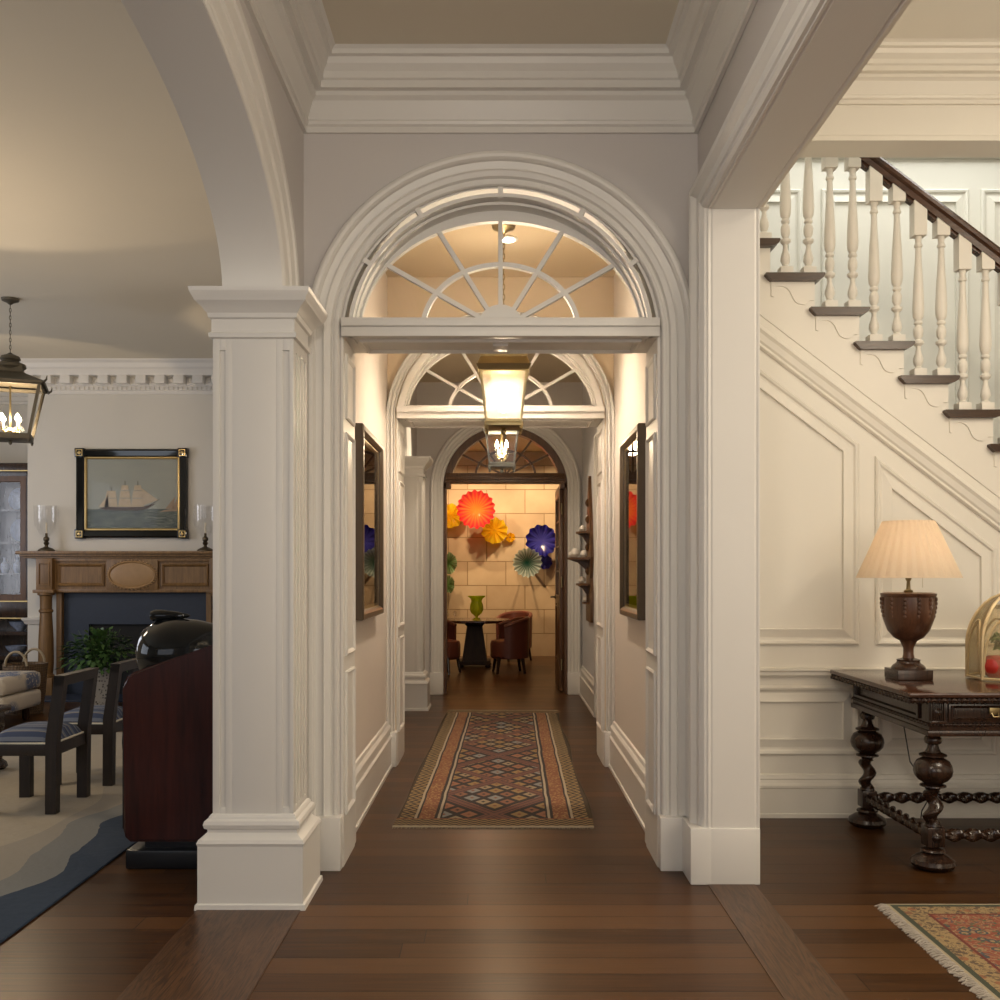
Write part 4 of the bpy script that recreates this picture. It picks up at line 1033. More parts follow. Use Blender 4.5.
b = B(); box(b, 1.50, 3.90, 2.105, 3.905, .001, .009, .003); obj('pile', b, orient_mat(), org)
b = B()
for i in range(330):
    yy = 2.11 + 1.79 * i / 329; p = [(1.51, yy, .006), (1.485 + R.uniform(-.004, .004), yy + R.uniform(-.006, .006), .007 + R.uniform(0, .004)), (1.462 + R.uniform(-.008, .008), yy + R.uniform(-.012, .012), .003)]
    tube(b, p, [.003, .003, .002], 4)
o = obj('fringe', b, M.setdefault('fr', plain('grey_fringe', (.42, .37, .31), .9)), org); o['kind'] = 'stuff'

# ------------------------------------------------------------------ sitting room at the left
YB = 10.70
st('wall_left_room_back', box(B(), -7.0, -1.07, 11.35, 11.5, 0, 3.6), M['leftwall'])
st('wall_chimney_breast', box(B(), -5.06, -1.07, YB, 11.4, 0, 3.6), M['leftwall'])
st('wall_left_room_side', box(B(), -7.1, -6.95, -1.9, 11.5, 0, 3.6), M['leftwall'])
b = B(); P = [(-1.1, YB, 3.55), (-5.06, YB, 3.55), (-5.06, 11.35, 3.55), (-6.95, 11.35, 3.55)]
CR2 = [(0, -.34), (.02, -.335), (.02, -.31), (.035, -.30), (.035, -.255), (.05, -.25), (.05, -.165), (.155, -.16), (.165, -.12), (.165, -.10), (.18, -.08), (.19, -.04), (.22, -.015), (.22, 0), (0, 0)]
s = V((0, 0, 1)).cross(V((-1, 0, 0))); 
sweep(b, P, (0, 0, 1), CR2 if s.y < 0 else [(-u, v) for u, v in CR2]); trim(b)
b = B(); x = -1.2
while x > -5.06:
    box(b, x - .055, x + .055, YB - .15, YB - .045, 3.305, 3.392, .008); lathe(b, [(0, -.02), (.02, -.015), (.03, 0), (.02, .012)], (x + .1, YB - .055, 3.35), 8, 'y'); x -= .2
x = -1.1
while x > -5.06: box(b, x - .014, x + .014, YB - .052, YB - .03, 3.25, 3.285, .004); x -= .05
trim(b)
b = B(); sweep(b, [(-4.86, YB, .80), (-5.06, YB, .80), (-5.06, 11.35, .80)], (0, 0, 1), [(0, -.05), (.02, -.045), (.03, -.02), (.045, 0), (.05, .02), (0, .022)] if s.y < 0 else [(0, -.05), (-.02, -.045), (-.03, -.02), (-.045, 0), (-.05, .02), (0, .022)]); trim(b)

# mantelpiece
CX = -3.88
t = thing('fireplace', 'carved honey wood fireplace mantel with navy surround under the ship painting', 'fireplace', (CX, YB, 0))
yf = YB - .16
b = B(); ringp = [(CX - 1.20, yf - .07), (CX + 1.20, yf - .07)]
for z0, z1, e in ((1.50, 1.53, .0), (1.475, 1.50, .03), (1.455, 1.475, .06)): box(b, CX - 1.20 + e, CX + 1.20 - e, yf - .08 + e, YB, z0, z1, .006)
obj('shelf', b, M['oak'], t)
b = B(); box(b, CX - 1.0, CX + 1.0, yf + .02, YB - .001, 1.10, 1.46)
box(b, CX - 1.0, CX + 1.0, yf, YB - .01, 1.095, 1.13, .005); box(b, CX - 1.0, CX + 1.0, yf - .005, YB - .01, 1.42, 1.46, .005)
for x0, x1 in ((CX - .80, CX - .30), (CX + .30, CX + .80)): panel(b, x0, x1, 1.16, 1.40, 'y', yf + .02, (0, -1, 0), [(0, 0), (0, .014), (.012, .02), (.03, .008), (.034, 0)])
box(b, CX - .27, CX + .27, yf - .01, yf + .03, 1.12, 1.44, .006)
obj('frieze', b, M['oak'], t)
b = B(); K = 40; sweep(b, [(CX + .245 * cos(2 * PI * i / K), yf - .01, 1.28 + .14 * sin(2 * PI * i / K)) for i in range(K)], (0, -1, 0), [(-.01, 0), (-.008, .014), (0, .018), (.01, .012), (.012, 0)], closed=True)
for i in range(K): 
    a = 2 * PI * i / K; lathe(b, [(0, -.012), (.008, -.008), (.01, 0)], (CX + .26 * cos(a), yf - .012, 1.28 + .155 * sin(a)), 6, 'y')
lathe(b, [(.0, -.012), (.12, -.010), (.15, -.005), (.165, .0)], (0, 0, 0), 32, 'y')
for v in b.verts:
    if v.co.y > -1 and abs(v.co.x) < .3: v.co = V((CX + v.co.x * 1.45, yf - .01 + v.co.y, 1.28 + v.co.z * .85))
obj('oval_medallion', b, plain('pale_oak', (.33, .20, .09), .4), t)
for sx in (-1, 1):
    b = B(); xc = CX + sx * .91; box(b, xc - .085, xc + .085, yf - .05, YB - .01, 1.12, 1.455, .006); panel(b, xc - .06, xc + .06, 1.17, 1.41, 'y', yf - .05, (0, -1, 0), [(0, 0), (0, .01), (.012, .012), (.018, 0)])
    box(b, xc - .11, xc + .11, yf - .075, YB - .01, 1.09, 1.125, .006)
    lathe(b, [(.085, 1.09), (.085, 1.07), (.065, 1.06), (.06, 1.03), (.06, .92), (.072, .91), (.072, .89), (.06, .88), (.075, .6), (.078, .35), (.07, .24), (.085, .22), (.085, .20)], (xc, yf - .0, 0), 20)
    box(b, xc - .10, xc + .10, yf - .09, YB - .01, 0, .2, .006); box(b, xc + (.09 if sx < 0 else -.145), xc + (.145 if sx < 0 else -.09), yf + .04, YB - .01, 0, 1.10)
    obj('pilaster', b, M['oak'], t)
b = B(); yn = YB - .06
prism(b, [(CX - .77, 0), (CX - .5, 0), (CX - .5, .755), (CX + .5, .755), (CX + .5, 0), (CX + .77, 0), (CX + .77, 1.1), (CX - .77, 1.1)], 1, yn, YB - .002); obj('surround', b, M['navy'], t)
b = B(); box(b, CX - .5, CX + .5, YB - .02, YB - .005, 0, .756); obj('firebox', b, M['firebox'], t)  # flat black panel across the opening, no recess behind
b = B(); box(b, CX - 1.1, CX + 1.1, YB - .65, YB - .1, 0, .02, .004); obj('hearth', b, M['navy'], t)

# ship painting
X0, X1, Z0, Z1 = -4.53, -3.335, 1.665, 2.63; yp = YB - .05
t = thing('ship_painting', 'painting of a sailing ship in black frame above the mantel', 'painting', ((X0 + X1) / 2, YB, Z0))
b = B(); panel(b, X0 + .01, X1 - .01, Z0 + .01, Z1 - .01, 'y', YB, (0, -1, 0), [(0, 0), (0, .05), (.02, .062), (.07, .05), (.085, .03), (.085, 0)]); obj('frame', b, M['gloss'], t)
b = B(); panel(b, X0 + .092, X1 - .092, Z0 + .092, Z1 - .092, 'y', YB, (0, -1, 0), [(0, 0), (0, .034), (.012, .036), (.022, .024), (.022, 0)]); obj('slip', b, M['gold'], t)
for xx in (X0 + .05, X1 - .05):
    for zz in (Z0 + .05, Z1 - .05):
        b = B(); box(b, xx - .05, xx + .05, YB - .07, YB - .002, zz - .05, zz + .05, .004); c = obj('corner_block', b, M['gloss'], t)
        b = B(); panel(b, xx - .035, xx + .035, zz - .035, zz + .035, 'y', YB - .07, (0, -1, 0), [(0, 0), (0, .004), (.008, .004), (.008, 0)]); lathe(b, [(0, -.01), (.014, -.007), (.02, 0)], (xx, YB - .07, zz), 8, 'y'); obj('rosette', b, M['gold'], c)
a0, a1, c0, c1 = X0 + .11, X1 - .11, Z0 + .11, Z1 - .11
m = Mat('sky_and_sea', .45); x_, y_, z_ = m.xyz(); nn = m.noise(m.vec(x_ * 2, 0, z_ * 5), 2.2, 5, .6, .8)
sk = m.mix(nn, (.34, .35, .30), (.26, .29, .27)); wv = m.noise(m.vec(x_ * 4, 0, z_ * 22), 2.5, 4, .6, 1); se = m.mix((wv - .4) * 4, (.035, .055, .055), (.15, .18, .15))
m.col(m.mix((z_ + nn * .02).lt(.33), sk, se))
b = B(); box(b, a0, a1, YB - .016, YB - .002, c0, c1); cv = obj('canvas', b, m.m, t)
HULL = plain('ship_hull', (.07, .045, .035), .5); SAIL = plain('ship_sail', (.50, .41, .29), .6, 0, .25, 30); SAILP = plain('far_sail', (.33, .24, .17), .6)
def flat(b, pts, y=YB - .018):
    prism(b, [(a0 + u * (a1 - a0), c0 + v * (c1 - c0)) for u, v in pts], 1, y, y + .0022)
b = B(); flat(b, [(.14, .30), (.18, .27), (.3, .26), (.55, .26), (.66, .28), (.76, .36), (.62, .315), (.4, .305), (.22, .31)])
for mx in (.27, .42, .56): flat(b, [(mx - .004, .28), (mx + .004, .28), (mx + .003, .68 if mx != .27 else .6), (mx - .003, .68 if mx != .27 else .6)], YB - .019)
flat(b, [(.66, .30), (.80, .42), (.80, .425), (.655, .31)]); obj('hull', b, HULL, t)
b = B()
for mx, hh in ((.27, .56), (.42, .67), (.56, .62)):
    for j, (z0, z1, w) in enumerate(((.31, .43, .075), (.44, .54, .062), (.55, .62, .045))):
        if z1 < hh + .04: flat(b, [(mx - w, z0), (mx + w * .9, z0), (mx + w * .75, z1), (mx - w * .8, z1)], YB - .0205)
flat(b, [(.62, .33), (.78, .41), (.60, .58)], YB - .0205); flat(b, [(.13, .31), (.24, .31), (.235, .48)], YB - .0205); obj('sails', b, SAIL, t)
b = B(); flat(b, [(.80, .24), (.99, .25), (.99, .30), (.84, .26)]); flat(b, [(.86, .28), (.95, .29), (.97, .46)]); flat(b, [(.93, .28), (.995, .29), (.995, .44)]); obj('distant_ship', b, SAILP, t)
b = B(); box(b, a0 - .005, a1 + .005, YB - .0245, YB - .023, c0 - .005, c1 + .005); obj('glass', b, glass('painting_glass', fres=1.18, rough=.02), t)

# hurricane lamps on the mantel
def hurricane(x, label):
    z = 1.531; t = thing('hurricane_lamp', label, 'candle lamp', (x, YB - .13, z), 'hurricane lamps on the mantel shelf')
    c = (x, YB - .13, z)
    b = B(); lathe(b, [(.085, 0), (.085, .012), (.06, .03), (.02, .045), (.016, .06), (.03, .085), (.018, .10), (.03, .115), (.03, .14), (.014, .155), (.012, .19)], c, 20); obj('stand', b, M['bronze'], t)
    b = B(); lathe(b, [(.010, .19), (.010, .30)], c, 10); obj('candle', b, M['candle'], t)
    b = B(); pr = [(.03, .14), (.07, .19), (.115, .27), (.125, .34), (.125, .42), (.128, .48)]; open_lathe(b, pr, c, 24); obj('shade', b, M['hurricane'], t)
hurricane(-4.80, 'hurricane lamp with clear glass shade at the left end of the mantel')
hurricane(-3.12, 'hurricane lamp with clear glass shade at the right end of the mantel')

# display cabinet in the alcove
t = thing('display_cabinet', 'tall dark glass fronted cabinet in the alcove left of the fireplace', 'cabinet', (-5.75, 11.1, 0))
cx0, cx1, cy0, cy1 = -6.55, -5.13, 10.92, 11.34
b = B(); box(b, cx0, cx0 + .05, cy0 + .01, cy1, 0, 2.42); box(b, cx1 - .05, cx1, cy0 + .01, cy1, 0, 2.42); box(b, cx0, cx1, cy1 - .03, cy1, 0, 2.42); 
for z in (.02, .35, .62, .80, .95): box(b, cx0, cx1, cy0 + .02, cy1, z, z + .04)
box(b, cx0, cx1, cy0 + .01, cy1, 2.36, 2.42); box(b, cx0, cx1, cy0, cy1, .82, .98, .004); box(b, cx0 - .02, cx1 + .02, cy0 - .03, cy1, 2.40, 2.50, .01)
obj('body', b, M['mahog'], t)
for z in (1.28, 1.62, 1.98):
    b = B(); box(b, cx0 + .05, cx1 - .05, cy0 + .06, cy1 - .03, z, z + .018); obj('shelf', b, M['mahog'], t)
for i in range(2):
    x0 = cx0 + .05 + i * .66; x1 = x0 + .655
    b = B(); panel(b, x0, x1, 1.0, 2.36, 'y', cy0 + .03, (0, -1, 0), [(0, 0), (0, .025), (.06, .028), (.066, .02), (.066, 0)]); d = obj('door', b, M['walnut'], t)
    b = B(); box(b, x0 + .06, x1 - .06, cy0 + .02, cy0 + .023, 1.06, 2.30); obj('door_pane', b, M['cabglass'], d)
    b = B(); xk = x1 - .03 if i == 0 else x0 + .03; lathe(b, [(0, -.028), (.012, -.024), (.012, -.016), (.005, -.012), (.006, 0)], (xk, cy0 + .002, 1.5), 10, 'y'); obj('knob', b, M['brass'], d)
b = B(); box(b, cx0 + .02, cx1 - .02, cy0 - .006, cy0 + .004, .84, .96, .003)
obj('gilt_band', b, M['gold'], t) if False else b.free()
b = B(); box(b, cx0, cx1, cy0 - .004, cy0 + .004, .985, .997); box(b, cx0, cx1, cy0 - .034, cy0 - .028, 2.41, 2.42); box(b, cx0, cx1, cy0 - .004, cy0 + .004, .80, .812); obj('gilt_line', b, M['gold'], t)
BW = plain('blue_white_china', (.35, .42, .58), .2, 0, .6, 30)
cab = [(-5.38, 1.646, 'plate', 'blue and white china plate standing in the glass cabinet'), (-5.40, 1.99, 'plate', 'patterned china plate on the top shelf of the cabinet'), (-5.36, 1.30, 'vase', 'small blue and white china vase on the cabinet shelf by the mantel'), (-5.50, 1.30, 'vase', 'blue and white china vase further left on the cabinet shelf'), (-5.34, .662, 'bowl', 'pale bowl in the open lower part of the cabinet'), (-5.38, .392, 'bowl', 'pale bowl on the lowest open shelf of the cabinet')]
for x, z, kind, lab in cab:
    b = B()
    if kind == 'plate': lathe(b, [(0, 0), (.08, .004), (.13, .016), (.132, .02), (.08, .010), (0, .006)], (x, cy1 - .12, z + .135), 24, 'y')
    elif kind == 'vase': lathe(b, [(.03, 0), (.035, .01), (.05, .06), (.045, .10), (.02, .13), (.018, .16), (.028, .175), (.001, .16)], (x, cy0 + .18, z), 16)
    else: lathe(b, [(.04, 0), (.045, .01), (.10, .06), (.12, .10), (.112, .10), (.09, .06), (.001, .02)], (x, cy0 + .2, z), 18)
    tag(obj('china_' + kind, b, BW), lab, kind)

# wool rug
def lrug_mat():
    m = Mat('cream_blue_wool', .95); x, y, z = m.xyz('Object')
    e = x * -1 + 2.4; w = (y * 4.2).sin() * .05 + (y * 9.7 + 1.).sin() * .022 + m.noise(m.vec(0, y, 0), 4, 3) * .06 - .03
    w2 = (y * 3.1 + 2).sin() * .07 + (y * 8.1).sin() * .02
    n = m.noise(scale=30, detail=3); ed = y.abs() * -1 + 2.62
    crm = m.mix(n, (.40, .355, .28), (.34, .30, .235)); d = e
    c = m.mix((d + w2).lt(.58), crm, (.30, .275, .23)); c = m.mix((d + w).lt(.40), c, (.20, .205, .20)); c = m.mix((d + w * 1.2).lt(.22), c, m.mix(n, (.034, .056, .095), (.020, .036, .066)))
    m.col(c); m.bump(n, .003); return m.m
t = thing('rug', 'cream wool rug with wavy dark blue border in the sitting room', 'rug', (-4.15, 5.48, 0))
b = B(); box(b, -6.55, -1.75, 2.86, 8.10, .001, .012, .004); obj('pile', b, lrug_mat(), t)

# striped chairs
def stripes():
    m = Mat('striped_blue_fabric', .85); x, y, z = m.xyz(); s = (y / .052).mod(1.); s2 = (y / .104).mod(1.)
    c = m.mix(s.lt(.5), (.035, .055, .12), (.12, .145, .20)); c = m.mix(s.lt(.12), c, (.24, .22, .18)); c = m.mix(s2.lt(.1), c, (.02, .03, .06)); m.col(c); return m.m
STR = stripes()
def side_chair(label):
    t = thing('dining_chair', label, 'chair', (0, 0, 0), 'striped chairs on the sitting room rug')
    hx, hy = .165, .20
    for sy in (-1, 1):
        b = B(); prism(b, [(-hx - .03, 0), (-hx + .03, 0), (-hx + .03, .36), (-hx - .03, .36)], 1, sy * hy - .027, sy * hy + .027); obj('leg', b, M['chairwood'], t)
        b = B(); prism(b, [(hx - .03, 0), (hx + .027, 0), (hx + .032, .40), (hx + .075, .735), (hx + .02, .735), (hx - .028, .40)], 1, sy * hy - .027, sy * hy + .027); obj('leg', b, M['chairwood'], t)
    b = B(); prism(b, [(hx + .018, .685), (hx + .068, .685), (hx + .076, .74), (hx + .018, .74)], 1, -hy - .027, hy + .027); obj('top_rail', b, M['chairwood'], t)
    b = B(); box(b, -hx - .03, hx + .02, -hy - .022, -hy + .018, .31, .37, .003); box(b, -hx - .03, hx + .02, hy - .018, hy + .022, .31, .37, .003); box(b, -hx - .028, -hx + .01, -hy, hy, .31, .37); box(b, hx - .02, hx + .02, -hy, hy, .31, .37); obj('seat_frame', b, M['chairwood'], t)
    b = B(); g = {}; nu = 10
    for i in range(nu + 1):
        for j in range(nu + 1):
            u, v = -1 + 2 * i / nu, -1 + 2 * j / nu; f = (1 - abs(u) ** 4) * (1 - abs(v) ** 4)
            g[i, j] = b.verts.new((u * (hx + .012) - .005, v * (hy - .004 + .01), .375 + .075 * f ** .6))
    for i in range(nu):
        for j in range(nu): b.faces.new((g[i, j], g[i + 1, j], g[i + 1, j + 1], g[i, j + 1]))
    bo = [g[i, 0] for i in range(nu + 1)] + [g[nu, j] for j in range(1, nu + 1)] + [g[i, nu] for i in range(nu - 1, -1, -1)] + [g[0, j] for j in range(nu - 1, 0, -1)]
    b.faces.new(list(reversed(bo))); cu = obj('seat_cushion', b, STR, t, 60)
    b = B(); tube(b, [(-hx - .018, -hy - .008, .375), (hx + .008, -hy - .008, .375), (hx + .008, hy + .008, .375), (-hx - .018, hy + .008, .375)], .006, 6, closed=True); obj('piping', b, M['candle'], cu)
    return t
c1 = side_chair('dark wooden chair with blue striped seat, nearer of the two on the cream rug'); c1.location = (-2.565, 5.56, .0125)
dup(c1, (-2.54, 6.27, .0125), 'dark wooden chair with blue striped seat, behind the nearer one by the loudspeaker')

# loudspeaker
sx0, sx1, sy0, sy1 = -1.655, -1.15, 4.38, 4.74
t = thing('loudspeaker', 'large cherry wood loudspeaker with glossy black round head behind the column', 'loudspeaker', ((sx0 + sx1) / 2, (sy0 + sy1) / 2, 0))
P = [(sx0 + .03, .12), (sx1, .12), (sx1, 1.02), (-1.265, .985), (sx0 + .045, .865), (sx0 + .015, .845), (sx0 + .003, .82), (sx0, .79), (sx0, .17), (sx0 + .008, .14)]
b = B(); prism(b, P, 1, sy0, sy1); bmesh.ops.bevel(b, geom=[e for e in b.edges if abs(e.verts[0].co.y - e.verts[1].co.y) < 1e-5], offset=.012, segments=3, affect='EDGES'); obj('cabinet', b, M['cherry'], t)
b = B(); box(b, sx0 - .014, sx0 + .012, sy0 + .03, sy1 - .03, .17, .80, .006); lathe(b, [(.13, -.022), (.13, -.01), (.12, -.004)], (sx0, (sy0 + sy1) / 2, .55), 30, 'x'); obj('grille', b, M['black'], t)
b = B(); box(b, sx0 + .01, sx1 - .02, sy0 + .0, sy1 - .0, .0, .085, .012); box(b, sx0 + .08, sx1 - .06, sy0 + .05, sy1 - .05, .08, .125); obj('base', b, M['black'], t)
hx_, hz_ = -1.47, .945; yc = (sy0 + sy1) / 2
b = B(); pr = [(.0, -.165), (.06, -.160), (.105, -.135), (.132, -.09), (.142, -.04), (.142, .0), (.13, .08), (.11, .15), (.09, .21), (.05, .25), (0, .262)]
lathe(b, pr, (0, 0, 0), 32, 'x')
for v in b.verts: v.co = Matrix.Rotation(-.05, 3, 'Y') @ (v.co * 1.13) + V((hx_ + .01, yc, hz_ - .01))
obj('midrange_head', b, M['gloss'], t, 60)
b = B(); lathe(b, [(0, -.05), (.02, -.048), (.028, -.03), (.028, .0), (.02, .06), (.008, .12), (0, .13)], (-1.545, yc, 1.105), 20, 'x'); box(b, -1.53, -1.505, yc - .008, yc + .008, 1.05, 1.10); obj('tweeter', b, M['gloss'], t, 60)

# ottoman, cushion, coffee table, basket, potted plant
PA = Mat('paisley_linen', .9); x_, y_, z_ = PA.xyz(); d_, c_ = PA.voro(PA.vec(x_, y_ * .6, z_ * .9), 4.2); nz = PA.noise(PA.vec(x_, y_, z_), 40, 2)
PA.col(PA.mix((d_ * -1 + .40) * 8 * nz.gt(.42), (.58, .52, .43), (.14, .17, .26)))
t = thing('ottoman', 'cream paisley two tier ottoman at the left edge beside the basket', 'ottoman', (-4.7, 8.6, 0))
b = B(); box(b, -5.4, -4.10, 8.25, 8.95, .12, .27, .04); obj('lower_cushion', b, PA.m, t, 60)
b = B(); box(b, -5.4, -4.10, 8.25, 8.95, .275, .43, .05); obj('upper_cushion', b, PA.m, t, 60)
for x in (-5.3, -4.2):
    for y in (8.35, 8.85): b = B(); lathe(b, [(.02, 0), (.03, .02), (.035, .125)], (x, y, 0), 12); obj('leg', b, M['mahog'], t)
b = B(); lathe(b, [(.05, 0), (.13, .03), (.15, .07), (.11, .10), (.03, .12)], (-4.72, 8.6, .432), 12)
for v in b.verts: v.co.x = -4.72 + (v.co.x + 4.72) * 1.5
tag(obj('throw_pillow', b, BW, ang=70), 'small blue patterned pillow lying on the paisley ottoman', 'pillow')
t = thing('coffee_table', 'low dark carved table cut off by the left edge of the photo', 'table', (-3.7, 6.33, .013))
b = B(); box(b, -4.2, -3.24, 6.03, 6.63, .39, .43, .012); box(b, -4.15, -3.27, 6.06, 6.60, .29, .39, .008); obj('tabletop', b, M['mahog'], t)
for x in (-4.1, -3.30):
    for y in (6.09, 6.57): b = B(); lathe(b, [(.04, .013), (.06, .03), (.05, .06), (.025, .08), (.03, .12), (.05, .17), (.045, .22), (.025, .26), (.04, .30)], (x, y, 0), 14); obj('leg', b, M['mahog'], t)
WK = Mat('wicker', .7); x_, y_, z_ = WK.xyz(); aa = ((z_ / .022).mod(1.) - .5).abs(); bb = (((x_ + y_) / .03).mod(1.) - .5).abs(); WK.col(WK.mix(aa + bb - .1, (.19, .12, .06), (.06, .035, .018))); WK.bump(aa + bb, .008)
t = thing('wicker_basket', 'brown wicker basket with loop handles behind the ottoman', 'basket', (-4.42, 9.3, 0))
b = B(); lathe(b, [(.15, 0), (.175, .2), (.19, .42), (.195, .46), (.18, .46), (.165, .2), (.01, .03)], (-4.42, 9.3, 0), 28); obj('body', b, WK.m, t)
for sy in (-1, 1):
    b = B(); tube(b, [(-4.42 + .10 * cos(a) , 9.3 + sy * .18, .45 + .13 * sin(a)) for a in [PI * i / 12 for i in range(13)]], .012, 7); obj('handle', b, plain('pale_cane', (.34, .27, .17), .6), t)
PT = Mat('mosaic_pot', .5); x_, y_, z_ = PT.xyz(); d_, c_ = PT.voro(PT.vec(x_, y_, z_), 38); PT.col(PT.mix((d_ - .25) * 6, (.10, .11, .12), (.62, .62, .60)))
px_, py_ = -3.90, 9.72
t = thing('potted_fern', 'bushy green plant in speckled white pot before the fireplace', 'plant', (px_, py_, 0))
b = B(); lathe(b, [(.10, .02), (.115, .05), (.125, .36), (.13, .37), (.115, .37), (.10, .32), (.01, .31)], (px_, py_, 0), 24); obj('pot', b, PT.m, t)
b = B(); rr = random.Random(5)
for i in range(700):
    a = rr.uniform(0, 2 * PI); el = rr.uniform(.05, 1.45); rad = rr.uniform(.12, .42) * (1 - .15 * el); c = V((px_ + rad * cos(a) * cos(el) * 1.0, py_ + rad * sin(a) * cos(el) * .8, .36 + rad * sin(el) * 1.15))
    d = V((cos(a) * cos(el), sin(a) * cos(el), sin(el) - .5 + rr.gauss(0, .3))).normalized(); s = d.cross(V((0, 0, 1))).normalized() * rr.uniform(.015, .03); L = d * rr.uniform(.05, .10)
    b.faces.new([b.verts.new(c), b.verts.new(c + L * .5 + s), b.verts.new(c + L - V((0, 0, .02))), b.verts.new(c + L * .5 - s)])
for i in range(40):
    a = rr.uniform(0, 2 * PI); tube(b, [(px_, py_, .33), (px_ + .1 * cos(a), py_ + .1 * sin(a), .5), (px_ + .26 * cos(a), py_ + .22 * sin(a), rr.uniform(.42, .75))], [.004, .003, .002], 4)
LF = Mat('fern_leaf', .45); LF.col(LF.mix(LF.noise(scale=12, detail=3), (.018, .055, .014), (.10, .20, .05))); obj('foliage', b, LF.m, t)['kind'] = 'stuff'
t = thing('wicker_basket', 'small log basket between the plant pot and the loudspeaker', 'basket', (-3.43, 9.95, .021))
b = B(); lathe(b, [(.12, .021), (.15, .18), (.16, .30), (.145, .30), (.13, .18), (.01, .05)], (-3.43, 9.95, 0), 24); obj('body', b, WK.m, t)
b = B(); tube(b, [(-3.53, 9.95, .25), (-3.33, 9.98, .36)], .035, 8); obj('log', b, M['walnut'], t)

# ------------------------------------------------------------------ carved wall shelf in the vestibule
t = thing('wall_shelf', 'carved dark wooden tiered shelf on the right wall near the dark door', 'shelf', (.88, 9.7, .85))
b = B(); prism(b, [(9.45, .83), (9.95, .83), (9.98, 1.1), (9.9, 1.25), (9.98, 1.45), (9.93, 1.62), (9.88, 1.80), (9.80, 2.0), (9.74, 2.12), (9.70, 2.24), (9.66, 2.12), (9.60, 2.0), (9.52, 1.80), (9.47, 1.62), (9.42, 1.45), (9.50, 1.25), (9.42, 1.1)], 0, .85, .88)
for z in (1.05, 1.32, 1.55, 1.82, 1.98): lathe(b, [(0, -.03), (.02, -.025), (.04, -.01), (.04, 0)], (.85, 9.7, z), 10, 'x')
obj('back_panel', b, M['walnut'], t)
for z, dd in ((1.68, .13), (1.43, .22), (1.18, .13)):
    b = B(); prism(b, [(.86, 9.50), (.86, 9.90), (.86 - dd * .7, 9.86), (.86 - dd, 9.70), (.86 - dd * .7, 9.54)], 2, z, z + .02); obj('shelf', b, M['walnut'], t)
    b = B(); prism(b, [(.86, z), (.86 - dd * .9, z), (.86 - dd * .5, z - .03), (.86 - dd * .25, z - .08), (.86, z - .14)], 1, 9.68, 9.72); obj('bracket', b, M['walnut'], t)
b = B(); box(b, .80, .86, 9.62, 9.78, 1.0, 1.02); obj('lower_ledge', b, M['walnut'], t)
sh = [(.79, 9.62, 1.70, .03, 'white egg shaped cup on the top shelf, nearer one'), (.80, 9.78, 1.70, .03, 'white egg shaped cup on the top shelf, farther one'), (.72, 9.66, 1.45, .045, 'round pale teapot on the middle shelf'), (.69, 9.75, 1.45, .03, 'small pale cup at the tip of the middle shelf'), (.80, 9.58, 1.45, .035, 'pale jar on the middle shelf next to the wall'), (.79, 9.70, 1.20, .035, 'low pale dish on the bottom shelf'), (.825, 9.70, 1.02, .028, 'tiny pale cup on the lowest ledge')]
for x, y, z, r, lab in sh:
    b = B(); lathe(b, [(r * .5, 0), (r * .6, .004), (r, r * .7), (r * .95, r * 1.3), (r * .6, r * 1.8), (r * .2, r * 2), (0, r * 2)], (x, y, z + .001), 16)
    tag(obj('ceramic_cup', b, M['whiteceramic']), lab, 'ceramic', 'pale ceramics on the carved shelf')

# ------------------------------------------------------------------ recessed downlight
def downlight(x, y, z, label):
    t = thing('downlight', label, 'ceiling light', (x, y, z))
    b = B(); lathe(b, [(.055, -.004), (.055, 0), (.04, .0)], (x, y, z), 20); lathe(b, [(.05, -.006), (.06, -.004), (.06, 0), (.05, 0)], (x, y, z), 20); obj('trim_ring', b, M['trim'], t)
    b = B(); lathe(b, [(.04, -.009), (.04, -.0065)], (x, y, z), 20); obj('lens', b, M['down'], t)
downlight(.045, 5.98, 3.298, 'small round recessed light seen through the nearest fanlight')

# ------------------------------------------------------------------ lights
WARM = (1, .76, .50)
light('POINT', (.018, 5.75, 2.31), 13, (1, .79, .57), .045)
light('POINT', (.018, 5.75, 2.72), 13, (1, .78, .54), .08)  # added fill above the lantern roof, brightens the corridor ceiling
light('POINT', (0, 1.2, 2.75), 38, (1, .88, .72), .15)  # added warm fill for hall ceiling and walls, no fitting
light('POINT', (.01, 7.85, 2.29), 34, WARM, .045)
light('SPOT', (.045, 6.02, 3.26), 108, (1, .80, .60), .04, (0, 0, 0), spot_size=1.9, spot_blend=.6)
light('SPOT', (-.35, 9.3, 3.3), 60, (1, .8, .58), .05, (0, 0, 0), spot_size=2.2, spot_blend=.7)
light('POINT', (LX, LY, 2.56), 42, WARM, .05)
light('POINT', (-3.6, 5.6, 2.2), 32, (1, .78, .54), .2)  # added fill that lifts the sitting room ceiling, no fitting
for x in (-.9, .0, .9):
    light('SPOT', (x, 14.2, 3.12), 110, (1, .74, .44), .04, (math.radians(40), 0, 0), spot_size=1.6, spot_blend=.5)
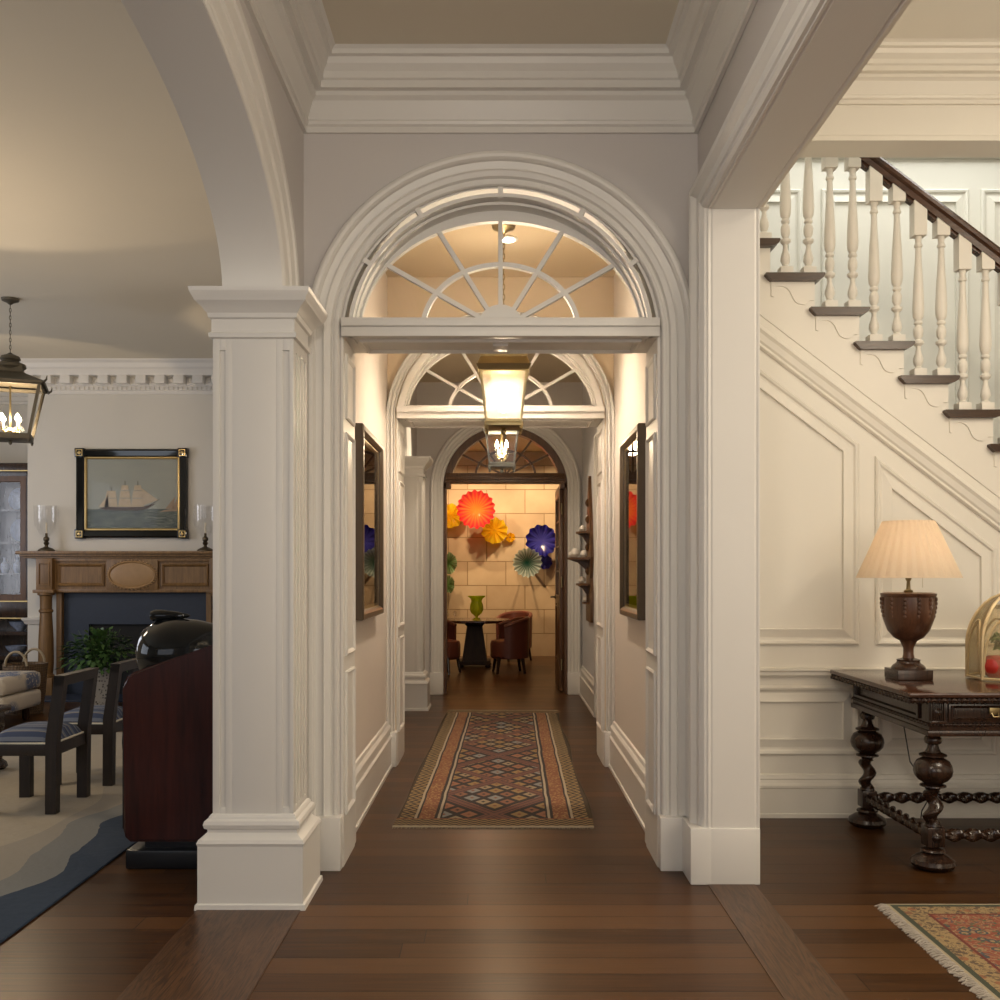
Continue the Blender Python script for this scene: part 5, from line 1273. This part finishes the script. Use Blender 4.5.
light('POINT', (-.2, 12.8, 2.9), 22, WARM, .1)
light('POINT', (lx, ly, TZ + .60), 18, (1, .70, .44), .03)
# stair hall: added fill lamps with no fittings, and daylight
light('POINT', (2.9, 2.7, 2.9), 46, (1, .87, .68), .2)
light('AREA', (3.2, 2.6, 3.75), 36, (1, .88, .70), (1.6, 1.6), (0, 0, 0))
light('AREA', (2.6, 5.85, 4.65), 24, (.98, .96, .90), (2.2, .8), (0, 0, 0))
light('AREA', (3.0, -1.7, 1.9), 44, (1, .86, .68), (2.5, 2.0), (math.radians(90), 0, 0))
# hall: daylight from the entrance behind
light('AREA', (0, -1.75, 1.7), 14, (.90, .93, 1), (1.3, 2.0), (math.radians(90), 0, 0))
# sitting room windows
light('AREA', (-6.85, 3.0, 1.9), 38, (.80, .88, 1), (3.2, 1.9), (math.radians(90), 0, math.radians(-90)))
light('AREA', (-6.85, 8.0, 1.9), 40, (.86, .90, 1), (1.8, 1.9), (math.radians(90), 0, math.radians(-90)))
light('AREA', (-3.8, -1.75, 1.9), 14, (.82, .88, 1), (3.2, 1.9), (math.radians(90), 0, 0))

w = bpy.data.worlds.new('world'); bpy.context.scene.world = w; w.use_nodes = True
w.node_tree.nodes['Background'].inputs[0].default_value = (.5, .55, .6, 1); w.node_tree.nodes['Background'].inputs[1].default_value = .3

# ------------------------------------------------------------------ camera
cam = bpy.data.cameras.new('camera'); co = bpy.data.objects.new('camera', cam); C.objects.link(co)
co.location = (0, 0, 1.3); co.rotation_euler = (PI / 2, 0, 0)
cam.sensor_width = 36; cam.lens = 36; cam.shift_y = .073; cam.shift_x = -.0005; cam.clip_start = .05
sc = bpy.context.scene; sc.camera = co
sc.view_settings.view_transform = 'Standard'; sc.view_settings.look = 'None'; sc.view_settings.gamma = 1
sc.view_settings.exposure = 0.35
sc.cycles.max_bounces = 9; sc.cycles.transparent_max_bounces = 12; sc.cycles.sample_clamp_indirect = 4
sc.cycles.caustics_reflective = False; sc.cycles.caustics_refractive = False
